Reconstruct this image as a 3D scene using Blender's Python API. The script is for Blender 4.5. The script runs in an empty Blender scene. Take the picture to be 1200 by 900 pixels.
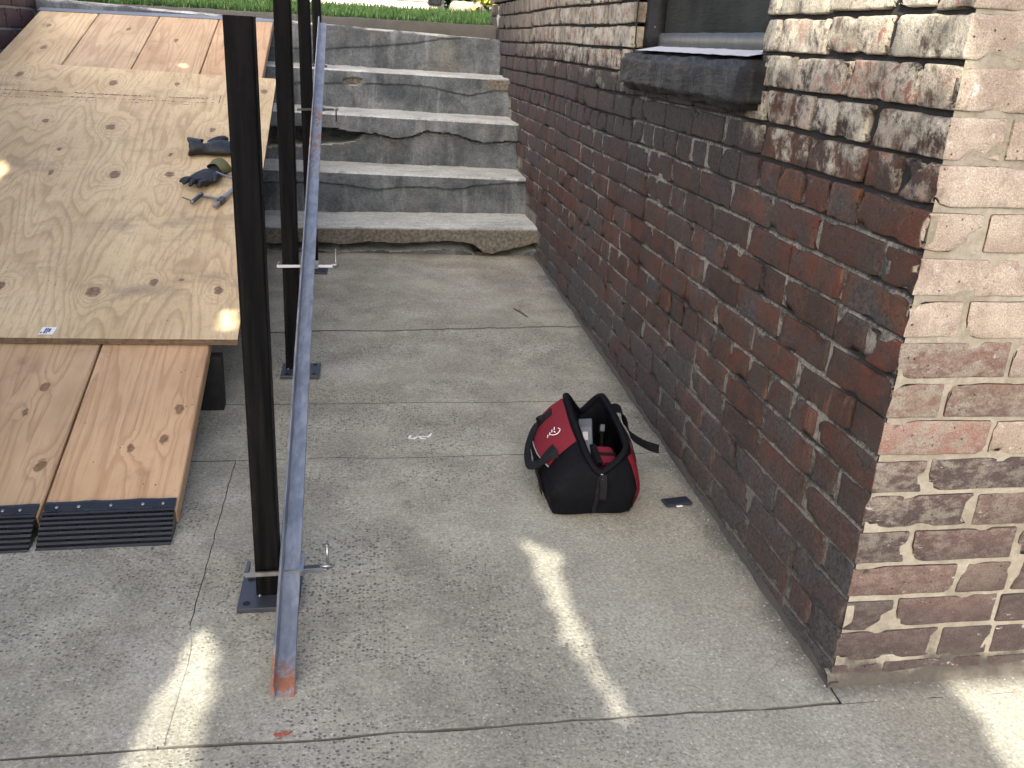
import bpy, bmesh, math, random
from mathutils import Matrix, Vector, noise, Euler

R = math.radians
rnd = random.Random(7)
SC = bpy.context.scene
COL = SC.collection

# ---------------------------------------------------------------- camera, world, sun, exposure
def cam_matrix(yaw, pitch, roll):
    cy, sy, cp, sp, cr, sr = math.cos(yaw), math.sin(yaw), math.cos(pitch), math.sin(pitch), math.cos(roll), math.sin(roll)
    Ry = Matrix(((cy, -sy, 0), (sy, cy, 0), (0, 0, 1)))
    B = Matrix(((1, 0, 0), (0, 0, -1), (0, 1, 0))) @ Ry
    Rx = Matrix(((1, 0, 0), (0, cp, -sp), (0, sp, cp)))
    Rz = Matrix(((cr, -sr, 0), (sr, cr, 0), (0, 0, 1)))
    return Rz @ Rx @ B                     # rows: right, down, forward
CM = cam_matrix(.1709535, .36182272, .05464116)
FPX = 1054.93
cam = bpy.data.objects.new('camera', bpy.data.cameras.new('camera'))
COL.objects.link(cam)
cam.matrix_world = Matrix((CM[0], -CM[1], -CM[2])).transposed().to_4x4()
cam.data.sensor_width = 36
cam.data.lens = 36 * FPX / 1200
cam.data.clip_start = .02
cam.data.clip_end = 500
SC.camera = cam

SUN_EL, SUN_AZ = 41.0, 209.0               # azimuth clockwise from +Y (north): sun stands behind and left of the camera
az, el = R(SUN_AZ), R(SUN_EL)
SUN = Vector((math.sin(az) * math.cos(el), math.cos(az) * math.cos(el), math.sin(el)))
world = bpy.data.worlds.new('World'); SC.world = world; world.use_nodes = True
wn = world.node_tree.nodes; wl = world.node_tree.links
sky = wn.new('ShaderNodeTexSky'); sky.sky_type = 'NISHITA'; sky.sun_disc = False
sky.sun_elevation = el; sky.sun_rotation = az
sky.dust_density = 4.0; sky.ozone_density = .3; sky.air_density = .65
wl.new(sky.outputs[0], wn['Background'].inputs[0]); wn['Background'].inputs[1].default_value = .15
sl = bpy.data.lights.new('sun', 'SUN'); sl.energy = 2.9; sl.angle = R(.42); sl.color = (1, .95, .87)
so = bpy.data.objects.new('sun', sl); COL.objects.link(so)
so.rotation_euler = (-SUN).to_track_quat('-Z', 'Y').to_euler()
SC.view_settings.view_transform = 'Standard'; SC.view_settings.look = 'None'
SC.view_settings.exposure = 2.0; SC.view_settings.gamma = 1
SC.cycles.max_bounces = 6

# ---------------------------------------------------------------- helpers
WM = {}
def put(o, label=None, cat=None, group=None, kind=None):
    if label: o['label'] = label
    if cat: o['category'] = cat
    if group: o['group'] = group
    if kind: o['kind'] = kind
    return o
def link(o, mw, parent=None):
    COL.objects.link(o)
    WM[o.name] = mw
    if parent is not None:
        o.parent = parent
        o.matrix_basis = WM[parent.name].inverted() @ mw
    else:
        o.matrix_basis = mw
    return o
def thing(name, label, cat, mw=(0, 0, 0), group=None):
    o = bpy.data.objects.new(name, None); o.empty_display_size = .05
    if not isinstance(mw, Matrix): mw = Matrix.Translation(mw)
    link(o, mw); return put(o, label, cat, group)
def mesh(name, V, F, mat, smooth=False):
    me = bpy.data.meshes.new(name)
    me.from_pydata([tuple(v) for v in V], [], F); me.update()
    for m in (mat if isinstance(mat, (list, tuple)) else [mat]): me.materials.append(m)
    if smooth: me.shade_smooth()
    return me
def obj(name, V, F, mat, parent=None, mw=None, smooth=False, **k):
    """V in the local frame mw (default: the frame of the parent)."""
    me = mesh(name, V, F, mat, smooth)
    o = bpy.data.objects.new(name, me)
    if mw is None: mw = WM[parent.name] if parent is not None else Matrix()
    link(o, mw, parent); return put(o, **k)
def wobj(name, V, F, mat, parent=None, smooth=False, origin=None, **k):
    """V in world coordinates; origin defaults to the parent's frame or the bottom centre."""
    if parent is not None: mw = WM[parent.name]
    else:
        if origin is None:
            xs = [v[0] for v in V]; ys = [v[1] for v in V]; zs = [v[2] for v in V]
            origin = ((min(xs) + max(xs)) / 2, (min(ys) + max(ys)) / 2, min(zs))
        mw = Matrix.Translation(origin)
    inv = mw.inverted()
    return obj(name, [inv @ Vector(v) for v in V], F, mat, parent, mw, smooth, **k)
class MB:
    def __init__(s): s.V = []; s.F = []
    def add(s, V, F):
        n = len(s.V); s.V += [Vector(v) for v in V]; s.F += [tuple(i + n for i in f) for f in F]; return s
    def box(s, lo, hi, bev=0):
        x0, y0, z0 = lo; x1, y1, z1 = hi
        if bev <= 0:
            return s.add([(x0, y0, z0), (x1, y0, z0), (x1, y1, z0), (x0, y1, z0), (x0, y0, z1), (x1, y0, z1), (x1, y1, z1), (x0, y1, z1)],
                         [(3, 2, 1, 0), (4, 5, 6, 7), (0, 1, 5, 4), (1, 2, 6, 5), (2, 3, 7, 6), (3, 0, 4, 7)])
        bm = bmesh.new(); bmesh.ops.create_cube(bm, size=1)
        bmesh.ops.scale(bm, vec=(x1 - x0, y1 - y0, z1 - z0), verts=bm.verts)
        bmesh.ops.translate(bm, vec=((x0 + x1) / 2, (y0 + y1) / 2, (z0 + z1) / 2), verts=bm.verts)
        bmesh.ops.bevel(bm, geom=bm.edges[:], offset=bev, segments=2, affect='EDGES', profile=.6)
        bm.verts.index_update()
        s.add([v.co.copy() for v in bm.verts], [tuple(v.index for v in f.verts) for f in bm.faces]); bm.free(); return s
    def tube(s, pts, r, n=8, cap=True):
        pts = [Vector(p) for p in pts]; rs = r if isinstance(r, (list, tuple)) else [r] * len(pts)
        V = []; F = []
        up = None
        for i, p in enumerate(pts):
            t = (pts[min(i + 1, len(pts) - 1)] - pts[max(i - 1, 0)]).normalized()
            if up is None: up = Vector((0, 0, 1)) if abs(t.z) < .9 else Vector((1, 0, 0))
            a = t.cross(up).normalized(); b = a.cross(t).normalized(); up = b
            for k in range(n):
                q = 2 * math.pi * k / n
                V.append(p + (a * math.cos(q) + b * math.sin(q)) * rs[i])
        for i in range(len(pts) - 1):
            for k in range(n):
                F.append((i * n + k, i * n + (k + 1) % n, (i + 1) * n + (k + 1) % n, (i + 1) * n + k))
        if cap: F.append(tuple(range(n))[::-1]); F.append(tuple(range((len(pts) - 1) * n, len(pts) * n)))
        return s.add(V, F)
    def ribbon(s, pts, wdir, w, th):
        """flat strap of width w along wdir and thickness th"""
        pts = [Vector(p) for p in pts]; V = []; F = []
        wd = [Vector(d) for d in wdir] if isinstance(wdir, list) else [Vector(wdir)] * len(pts)
        for i, p in enumerate(pts):
            t = (pts[min(i + 1, len(pts) - 1)] - pts[max(i - 1, 0)]).normalized()
            d = wd[i].normalized(); d = (d - t * d.dot(t)).normalized(); nn = t.cross(d)
            for a, b in ((-1, -1), (1, -1), (1, 1), (-1, 1)): V.append(p + d * a * w / 2 + nn * b * th / 2)
        for i in range(len(pts) - 1):
            for k in range(4): F.append((i * 4 + k, i * 4 + (k + 1) % 4, i * 4 + 4 + (k + 1) % 4, i * 4 + 4 + k))
        F.append((3, 2, 1, 0)); n = len(V) - 4; F.append((n, n + 1, n + 2, n + 3))
        return s.add(V, F)
    def build(s, name, mat, parent=None, smooth=False, **k): return obj(name, s.V, s.F, mat, parent, smooth=smooth, **k)
    def wbuild(s, name, mat, parent=None, smooth=False, **k): return wobj(name, s.V, s.F, mat, parent, smooth, **k)
def nz(x, y, z=0, s=1): return noise.noise(Vector((x * s, y * s, z * s)))
def fb(x, y, z=0, s=1, o=4): return noise.fractal(Vector((x * s, y * s, z * s)), 1.0, 2.0, o)
def lerp(a, b, t): return a + (b - a) * t
def pl(pts, x):
    if x <= pts[0][0]: return pts[0][1]
    for (a, fa), (b, fbv) in zip(pts, pts[1:]):
        if x <= b: return fa + (fbv - fa) * (x - a) / (b - a)
    return pts[-1][1]
def sstep(a, b, x):
    t = min(1, max(0, (x - a) / (b - a))); return t * t * (3 - 2 * t)
def proj(P):
    c = CM @ Vector(P)
    return (600 + FPX * c[0] / c[2], 450 + FPX * c[1] / c[2]) if c[2] > .05 else None
def gridF(nx, ny): return [(j * nx + i, j * nx + i + 1, (j + 1) * nx + i + 1, (j + 1) * nx + i) for j in range(ny - 1) for i in range(nx - 1)]

# ---------------------------------------------------------------- materials
class N:
    def __init__(s, name, rough=.8, metal=0, spec=.5):
        s.m = bpy.data.materials.new(name); s.m.use_nodes = True; s.t = s.m.node_tree
        s.b = s.t.nodes['Principled BSDF']; s.set('Roughness', rough); s.set('Metallic', metal); s.set('Specular IOR Level', spec)
    def set(s, k, v):
        i = s.b.inputs[k]
        if hasattr(v, 'is_output') or isinstance(v, bpy.types.NodeSocket): s.t.links.new(v, i)
        else: i.default_value = (v + (1,) if isinstance(v, tuple) and len(v) == 3 else v)
        return s
    def node(s, ty, ins=None, **props):
        n = s.t.nodes.new(ty)
        for k, v in props.items(): setattr(n, k, v)
        for k, v in (ins or {}).items(): s.inp(n.inputs[k], v)
        return n
    def inp(s, i, v):
        if isinstance(v, bpy.types.NodeSocket): s.t.links.new(v, i)
        elif isinstance(v, tuple) and len(v) == 3 and i.type == 'RGBA': i.default_value = v + (1,)
        else: i.default_value = v
    def pos(s): return s.node('ShaderNodeNewGeometry').outputs['Position']
    def nrm(s): return s.node('ShaderNodeNewGeometry').outputs['Normal']
    def objc(s): return s.node('ShaderNodeTexCoord').outputs['Object']
    def orand(s): return s.node('ShaderNodeObjectInfo').outputs['Random']
    def attr(s, n): return s.node('ShaderNodeAttribute', attribute_name=n).outputs['Fac']
    def sep(s, v): o = s.node('ShaderNodeSeparateXYZ', {0: v}).outputs; return o[0], o[1], o[2]
    def comb(s, x, y, z=0.): return s.node('ShaderNodeCombineXYZ', {0: x, 1: y, 2: z}).outputs[0]
    def map(s, v, sc=(1, 1, 1), loc=(0, 0, 0), rot=(0, 0, 0)): return s.node('ShaderNodeMapping', {'Vector': v, 'Scale': sc, 'Location': loc, 'Rotation': rot}).outputs[0]
    def ma(s, op, a, b=0., c=0., clamp=False): return s.node('ShaderNodeMath', {0: a, 1: b, 2: c}, operation=op, use_clamp=clamp).outputs[0]
    def vm(s, op, a, b=(0, 0, 0)):
        n = s.node('ShaderNodeVectorMath', {0: a, 1: b}, operation=op); return n.outputs['Value' if op in ('LENGTH', 'DISTANCE', 'DOT_PRODUCT') else 'Vector']
    def noise(s, v, sc, det=4, rough=.55, dist=0., col=False): 
        n = s.node('ShaderNodeTexNoise', {'Vector': v, 'Scale': sc, 'Detail': det, 'Roughness': rough, 'Distortion': dist}); return n.outputs['Color' if col else 'Fac']
    def vor(s, v, sc, feature='F1', out='Distance', rn=1.): return s.node('ShaderNodeTexVoronoi', {'Vector': v, 'Scale': sc, 'Randomness': rn}, feature=feature).outputs[out]
    def mr(s, v, a, b, c=0., d=1., smooth=True):
        return s.node('ShaderNodeMapRange', {'Value': v, 'From Min': a, 'From Max': b, 'To Min': c, 'To Max': d}, interpolation_type='SMOOTHSTEP' if smooth else 'LINEAR').outputs[0]
    def mix(s, f, a, b, mode='MIX'):
        n = s.node('ShaderNodeMix', data_type='RGBA', blend_type=mode)
        s.inp(n.inputs[0], f); s.inp(n.inputs[6], a); s.inp(n.inputs[7], b); return n.outputs[2]
    def ramp(s, f, stops):
        n = s.node('ShaderNodeValToRGB', {0: f}); e = n.color_ramp.elements
        while len(e) < len(stops): e.new(.5)
        for k, (p, c) in enumerate(stops): e[k].position = p; e[k].color = tuple(c) + (1,)
        return n.outputs[0]
    def bump(s, h, st=.3, d=.01): s.set('Normal', s.node('ShaderNodeBump', {'Height': h, 'Strength': st, 'Distance': d}).outputs[0]); return s
    def color(s, c): s.set('Base Color', c); return s

def simple(name, c, rough=.6, metal=0, var=.25, sc=40, bump=.15, bd=.002, spec=.5):
    n = N(name, rough, metal, spec); p = n.objc()
    f = n.noise(p, sc, 5)
    n.color(n.mix(f, tuple(x * (1 - var) for x in c), tuple(x * (1 + var) for x in c)))
    n.set('Roughness', n.mr(f, .2, .8, max(.05, rough - .12), min(1, rough + .12)))
    if bump: n.bump(n.noise(p, sc * 6, 3), bump, bd)
    return n.m

def mat_concrete():
    n = N('aggregate concrete', .88, 0, .3); p = n.pos(); x, y, z = n.sep(p)
    big = n.noise(p, 1.6, 3); mid = n.noise(p, 7, 4, .6); fine = n.noise(p, 150, 5, .75)
    c = n.mix(n.mr(mid, .3, .72), (.228, .215, .165), (.338, .323, .25))
    c = n.mix(n.mr(n.noise(n.map(p, loc=(4, 1, 0)), 3.1, 4), .52, .75, 0, .55), c, (.40, .375, .32))   # dusty pale blotches
    c = n.mix(n.mr(n.noise(n.map(p, loc=(9, 7, 0)), 2.3, 5, .65), .56, .74, 0, .5), c, (.15, .14, .12))   # damp stains
    # dusty smooth area in the lower right, speckled aggregate elsewhere
    dust = n.ma('MULTIPLY', n.mr(n.ma('ADD', x, n.ma('MULTIPLY', n.ma('SUBTRACT', big, .5), .8)), .12, .55), n.mr(n.ma('ADD', y, n.ma('MULTIPLY', n.ma('SUBTRACT', big, .5), 1.)), 2.35, 1.9))
    c = n.mix(n.ma('MULTIPLY', dust, .75), c, n.mix(mid, (.265, .255, .20), (.335, .325, .26)))
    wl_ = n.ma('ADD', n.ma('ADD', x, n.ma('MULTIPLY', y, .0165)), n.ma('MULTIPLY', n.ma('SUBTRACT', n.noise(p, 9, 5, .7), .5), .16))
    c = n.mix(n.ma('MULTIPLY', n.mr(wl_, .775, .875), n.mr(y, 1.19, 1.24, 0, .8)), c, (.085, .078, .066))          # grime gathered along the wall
    c = n.mix(n.mr(n.noise(n.map(p, (1, .45, 1), loc=(2, 2, 2)), 1.5, 5, .6), .54, .68, 0, .4), c, (.165, .155, .125))
    v1 = n.node('ShaderNodeTexVoronoi', {'Vector': n.map(p, (1, 1.15, 1)), 'Scale': 128.}, feature='F1')
    sel = n.ma('GREATER_THAN', n.sep(v1.outputs['Color'])[0], .62)
    edge = n.ma('ADD', v1.outputs['Distance'], n.ma('MULTIPLY', n.ma('SUBTRACT', n.noise(p, 330, 2), .5), .5))
    sp = n.ma('MULTIPLY', n.mr(edge, .52, .22), sel)
    dens = n.ma('MULTIPLY', n.mr(n.noise(n.map(p, loc=(3, 3, 3)), 3.6, 4), .34, .64, .12, 1), n.ma('SUBTRACT', 1., n.ma('MULTIPLY', dust, .72)))
    sp = n.ma('MULTIPLY', sp, dens)
    c = n.mix(n.ma('MULTIPLY', sp, .85), c, n.mix(n.sep(v1.outputs['Color'])[1], (.045, .042, .038), (.13, .115, .10)))
    v2 = n.node('ShaderNodeTexVoronoi', {'Vector': n.map(p, loc=(1.3, 2, 0)), 'Scale': 210.}, feature='F1')
    s2 = n.ma('MULTIPLY', n.mr(v2.outputs['Distance'], .4, .25), n.ma('GREATER_THAN', n.sep(v2.outputs['Color'])[0], .72))
    c = n.mix(n.ma('MULTIPLY', n.ma('MULTIPLY', s2, dens), .6), c, (.085, .08, .07))
    v3 = n.node('ShaderNodeTexVoronoi', {'Vector': n.map(p, loc=(7, 3, 0)), 'Scale': 150.}, feature='F1')
    s3 = n.ma('MULTIPLY', n.mr(v3.outputs['Distance'], .4, .2), n.ma('GREATER_THAN', n.sep(v3.outputs['Color'])[0], .86))
    c = n.mix(n.ma('MULTIPLY', s3, .6), c, (.46, .44, .39))
    c = n.mix(.85, c, n.ramp(fine, [(.28, (.22, .22, .22)), (.72, (.80, .80, .79))]), 'OVERLAY')
    n.color(c)
    h = n.ma('SUBTRACT', n.ma('ADD', n.ma('MULTIPLY', fine, .5), n.ma('MULTIPLY', mid, .8)), n.ma('MULTIPLY', sp, .7))
    n.bump(h, .7, .005); return n.m

def mat_steps():
    n = N('weathered step concrete', .85, 0, .3); p = n.pos(); x, y, z = n.sep(p)
    up = n.sep(n.nrm())[2]
    mid = n.noise(n.map(p, (1, 1, 1)), 5.5, 6, .62); str_ = n.noise(n.map(p, (6, 1, 1.0)), 2.6, 5, .6); fine = n.noise(p, 150, 4, .7)
    c = n.mix(n.mr(mid, .3, .7), (.058, .066, .071), (.155, .168, .172))
    c = n.mix(n.mr(str_, .5, .72, 0, .55), c, (.25, .255, .25))
    c = n.mix(n.mr(n.noise(n.map(p, loc=(5, 2, 8)), 7, 6, .7), .50, .74, 0, .5), c, (.058, .06, .058))
    c = n.mix(n.mr(n.noise(n.map(p, loc=(1, 6, 2)), 2.2, 4), .55, .72, 0, .4), c, (.20, .18, .135))
    wv = n.vm('ADD', n.map(p, (1, .25, 1.5)), n.vm('SCALE', n.noise(p, 9, 4, .65, col=True)))
    wv.node.inputs[1].links[0].from_node.inputs['Scale'].default_value = .28
    ck = n.ma('MULTIPLY', n.mr(n.vor(wv, 3.1, 'DISTANCE_TO_EDGE'), .014, .004), n.mr(n.noise(n.map(p, loc=(2, 8, 3)), 3.3, 2), .52, .60))
    c = n.mix(n.ma('MULTIPLY', ck, .12), c, (.03, .03, .028))
    tread = n.mr(up, .55, .95)  # upward faces painted paler, putting sky light from above into the colour
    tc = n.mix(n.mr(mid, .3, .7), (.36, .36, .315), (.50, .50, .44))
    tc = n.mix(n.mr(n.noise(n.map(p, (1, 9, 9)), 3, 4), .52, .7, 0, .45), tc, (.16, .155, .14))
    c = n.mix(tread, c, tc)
    c = n.mix(n.ma('MULTIPLY', n.attr('crk'), .85, clamp=True), c, (.018, .018, .018))
    agg = n.attr('agg')                       # broken edge of the overlay shows brown aggregate
    ac = n.mix(n.mr(n.noise(p, 75, 4, .7), .35, .65), (.20, .18, .14), (.085, .078, .062))
    c = n.mix(agg, c, ac)
    c = n.mix(.7, c, n.ramp(n.noise(p, 48, 6, .75), [(.3, (.34, .34, .34)), (.7, (.66, .66, .66))]), 'OVERLAY')
    c = n.mix(.75, c, n.ramp(fine, [(.28, (.22, .22, .22)), (.72, (.78, .78, .78))]), 'OVERLAY')
    n.color(c)
    n.bump(n.ma('ADD', n.ma('MULTIPLY', mid, 1.), n.ma('MULTIPLY', fine, .5)), .9, .008); return n.m

def mat_brick():
    n = N('old painted brick', .86, 0, .3); p = n.pos(); x, y, z = n.sep(p)
    nx_, ny_, nz_ = n.sep(n.nrm())
    front = n.ma('MULTIPLY', n.mr(ny_, -.45, -.7), n.mr(y, 1.275, 1.26))
    r = n.ma('FRACT', n.ma('ADD', n.orand(), n.attr('rnd'))); r2 = n.ma('FRACT', n.ma('MULTIPLY', r, 7.31))
    mid = n.noise(p, 14, 5, .6); fine = n.noise(p, 120, 4, .7); big = n.noise(p, 3.2, 4, .6)
    strk = n.noise(n.map(p, (1, 1, .18)), 26, 4, .6)
    grit = n.noise(p, 420, 3, .7)
    c = n.ramp(r, [(0, (.098, .037, .022)), (.3, (.058, .031, .021)), (.55, (.112, .040, .023)), (.8, (.070, .038, .026)), (1, (.135, .054, .027))])
    c = n.mix(n.mr(mid, .40, .62, 0, .75), c, n.mix(r2, (.036, .026, .019), (.066, .048, .035)))
    c = n.mix(n.mr(n.noise(n.map(p, loc=(2, 4, 6)), 42, 5, .7), .52, .66, 0, .6), c, (.035, .026, .022))
    c = n.mix(n.ma('MULTIPLY', n.mr(strk, .57, .68), n.mr(r2, .62, .72)), c, (.17, .085, .05))
    # soot and grey grime: low on the wall, far end, and under the sill
    lowz = n.ma('ADD', z, n.ma('MULTIPLY', n.ma('SUBTRACT', big, .5), .55))
    gr = n.ma('MAXIMUM', n.mr(lowz, -.58, -.9), n.mr(n.ma('ADD', n.ma('ADD', y, n.ma('MULTIPLY', n.ma('SUBTRACT', mid, .5), 2.)), n.ma('MULTIPLY', r, 1.2)), 3.5, 6.2, 0, .8))
    gr = n.ma('MULTIPLY', gr, n.mr(r2, 0, 1, .55, .95))
    gr = n.ma('MAXIMUM', gr, n.ma('MULTIPLY', n.mr(n.noise(n.map(p, loc=(5, 5, 5)), 6, 6, .7), .46, .60), n.mr(r, .2, .9, .3, .85)))
    gcol = n.mix(n.mr(fine, .3, .7), (.026, .027, .026), (.085, .082, .076))
    c = n.mix(gr, c, gcol)
    zs_ = n.ma('ADD', z, n.ma('ADD', n.ma('MULTIPLY', n.ma('SUBTRACT', strk, .5), .3), n.ma('MULTIPLY', n.ma('SUBTRACT', big, .5), .5)))
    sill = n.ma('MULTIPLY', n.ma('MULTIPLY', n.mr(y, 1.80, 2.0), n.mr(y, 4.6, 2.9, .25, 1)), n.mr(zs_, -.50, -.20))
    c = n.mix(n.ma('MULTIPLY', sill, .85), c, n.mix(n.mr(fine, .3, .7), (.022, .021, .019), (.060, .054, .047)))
    # limewash / cream paint, peeling
    n1 = n.ma('SUBTRACT', n.noise(n.map(p, (1, 1, 1.6)), 9, 6, .68), .5)
    zz = n.ma('ADD', z, n.ma('MULTIPLY', n1, .42))
    near = n.mr(y, 2.0, 1.9)
    pm = n.ma('MAXIMUM', n.ma('MULTIPLY', near, n.mr(zz, -.215, -.13)), n.ma('MULTIPLY', n.ma('MULTIPLY', n.mr(y, 2.7, 2.85), n.mr(y, 5.6, 3.2)), n.mr(n.ma('ADD', zz, n.ma('MULTIPLY', n.ma('SUBTRACT', y, 2.9), -.03)), -.13, -.02, 0, .95)))
    peel = n.noise(n.map(p, (1, 1, .9), loc=(2, 3, 1)), 26, 7, .72)
    pm = n.ma('MULTIPLY', pm, n.mr(n.ma('ADD', peel, n.mr(z, -.3, .1, -.16, .08, False)), .36, .54))
    pcol = n.mix(n.mr(mid, .3, .7), (.34, .30, .22), (.56, .505, .39))
    pcol = n.mix(n.mr(n.noise(n.map(p, (1, 1, .8), loc=(8, 1, 1)), 17, 7, .75), .46, .68, 0, .85), pcol, (.075, .07, .06))
    pcol = n.mix(n.ma('MULTIPLY', n.mr(peel, .5, .62), n.mr(r, .4, .8)), pcol, (.27, .12, .085))
    side = n.mix(pm, c, pcol)
    # front wall: rubbed pinkish cream above, dark bricks low down
    zf = n.ma('ADD', n.ma('ADD', z, n.ma('MULTIPLY', n.ma('SUBTRACT', r2, .5), .52)), n.ma('MULTIPLY', n1, .12))
    fc = n.ramp(r, [(0, (.19, .125, .09)), (.35, (.27, .13, .094)), (.7, (.15, .098, .076)), (1, (.26, .18, .13))])
    fc = n.mix(n.mr(n.noise(n.map(p, loc=(4, 4, 4)), 46, 5, .7), .4, .68, 0, .55), fc, (.27, .20, .155))
    fc = n.mix(n.mr(zf, -.62, -.82), fc, n.mix(mid, (.055, .042, .038), (.105, .074, .064)))
    fc = n.mix(n.ma('MULTIPLY', n.ma('MULTIPLY', n.mr(n.noise(n.map(p, (1, 1, 1.8), loc=(6, 2, 5)), 27, 7, .74), .42, .60), n.mr(z, -1.0, -.55, .2, 1)), n.mr(x, 1.12, .90, .55, .9)), fc, n.mix(fine, (.21, .18, .135), (.36, .32, .25)))      # mortar wiped over the faces
    fp = n.mr(n.ma('ADD', zf, n.ma('MULTIPLY', r, .18)), -.55, -.22)
    fp = n.ma('MULTIPLY', fp, n.mr(peel, .28, .46, .35, 1))
    fpc = n.mix(n.mr(mid, .32, .68), (.34, .265, .20), (.50, .42, .325))
    fpc = n.mix(n.mr(n.noise(n.map(p, loc=(3, 9, 4)), 34, 5, .7), .60, .70, 0, .85), fpc, (.62, .58, .49))
    fpc = n.mix(n.ma('MULTIPLY', n.mr(fine, .55, .75), .5), fpc, (.24, .18, .13))
    fc = n.mix(fp, fc, fpc)
    fc = n.mix(n.ma('MULTIPLY', n.mr(n.noise(n.map(p, (1, 1, 2.5), loc=(1, 2, 7), rot=(0, .5, 0)), 22, 5, .75), .63, .70), n.mr(zf, -.2, -.7, .2, 1)), fc, (.45, .40, .35))
    c = n.mix(front, side, fc)
    c = n.mix(n.ma('MULTIPLY', n.mr(n.vor(p, 150), .12, .05, 0, .6), n.mr(n.noise(p, 6, 2), .5, .6)), c, (.30, .275, .24))                                 # pale flecks
    pit = n.ma('MULTIPLY', n.mr(n.vor(n.map(p, loc=(.3, .2, .7)), 75), .16, .08), n.mr(n.noise(p, 18, 2), .5, .6))
    c = n.mix(n.ma('MULTIPLY', pit, .8), c, (.02, .018, .017))
    c = n.mix(.8, c, n.ramp(grit, [(.28, (.24, .24, .24)), (.72, (.76, .76, .76))]), 'OVERLAY')
    n.color(c)
    h = n.ma('ADD', n.ma('MULTIPLY', mid, .9), n.ma('ADD', n.ma('MULTIPLY', fine, .5), n.ma('MULTIPLY', grit, .35)))
    h = n.ma('SUBTRACT', n.ma('ADD', h, n.ma('MULTIPLY', n.mix(front, pm, fp), .25)), n.ma('MULTIPLY', pit, .8))
    n.bump(h, .9, .007); return n.m

def mat_mortar():
    n = N('lime mortar', .95, 0, .2); p = n.pos(); x, y, z = n.sep(p)
    front = n.ma('MULTIPLY', n.mr(n.sep(n.nrm())[1], -.4, -.6), n.mr(y, 1.275, 1.26))
    f = n.noise(p, 90, 5, .7); m = n.noise(p, 11, 5, .62)
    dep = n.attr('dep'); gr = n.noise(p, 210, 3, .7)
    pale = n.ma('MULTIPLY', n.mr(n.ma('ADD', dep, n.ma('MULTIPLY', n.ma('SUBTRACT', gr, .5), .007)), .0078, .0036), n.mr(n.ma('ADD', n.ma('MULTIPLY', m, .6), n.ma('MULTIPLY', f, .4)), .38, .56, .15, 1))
    side = n.mix(pale, (.030, .028, .026), n.mix(f, (.15, .135, .108), (.34, .315, .26)))  # deeper joints go darker: dirt plus recess shade put into the colour
    side = n.mix(n.mr(z, -.55, -1.0, 0, .6), side, (.06, .058, .055))
    fr = n.mix(n.mr(m, .3, .7), (.27, .235, .17), (.40, .36, .275))
    fr = n.mix(n.mr(n.ma('ADD', z, n.ma('MULTIPLY', n.ma('SUBTRACT', m, .5), .22)), -.99, -1.05), fr, (.10, .088, .07))
    c = n.mix(front, side, fr)
    c = n.mix(.5, c, n.ramp(f, [(.25, (.3, .3, .3)), (.75, (.72, .72, .72))]), 'OVERLAY')
    n.color(c); n.bump(n.ma('ADD', f, n.ma('MULTIPLY', m, .6)), .8, .006); return n.m

def wood_core(n, v, u, knots, scale, seed, amp=1., fv=3.4, fu=.62, ka=.17):
    """flat-sawn growth rings: contour lines of a stretched noise field that bends round the knots"""
    q = n.comb(n.ma('MULTIPLY', v, fv), n.ma('MULTIPLY', u, fu), seed)
    h = n.ma('ADD', n.ma('MULTIPLY', n.noise(q, 1., 2, .45), amp), n.ma('MULTIPLY', n.noise(n.comb(n.ma('MULTIPLY', v, 16.), n.ma('MULTIPLY', u, 3.), seed), 1., 3, .5), .045))
    core = None
    kn = n.sep(n.noise(n.comb(n.ma('MULTIPLY', v, 1.), u, seed), 38, 3, .6, col=True))
    v0_, u0_ = v, u
    v = n.ma('MULTIPLY_ADD', n.ma('SUBTRACT', kn[0], .5), .022, v); u = n.ma('MULTIPLY_ADD', n.ma('SUBTRACT', kn[1], .5), .034, u)
    for kv, ku, rv, ru in knots:
        d = n.vm('LENGTH', n.comb(n.ma('DIVIDE', n.ma('SUBTRACT', v, kv), rv), n.ma('DIVIDE', n.ma('SUBTRACT', u, ku), ru)))
        e = n.ma('EXPONENT', n.ma('MULTIPLY', n.ma('MULTIPLY', d, d), -.16))
        h = n.ma('MULTIPLY_ADD', e, ka, h)
        k = n.mr(d, 1.2, .72)
        core = k if core is None else n.ma('MAXIMUM', core, k)
    ring = n.ma('FRACT', n.ma('MULTIPLY', h, scale))
    late = n.ma('MULTIPLY', n.mr(ring, .45, .9), n.mr(ring, 1., .93))
    return h, late, core

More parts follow.
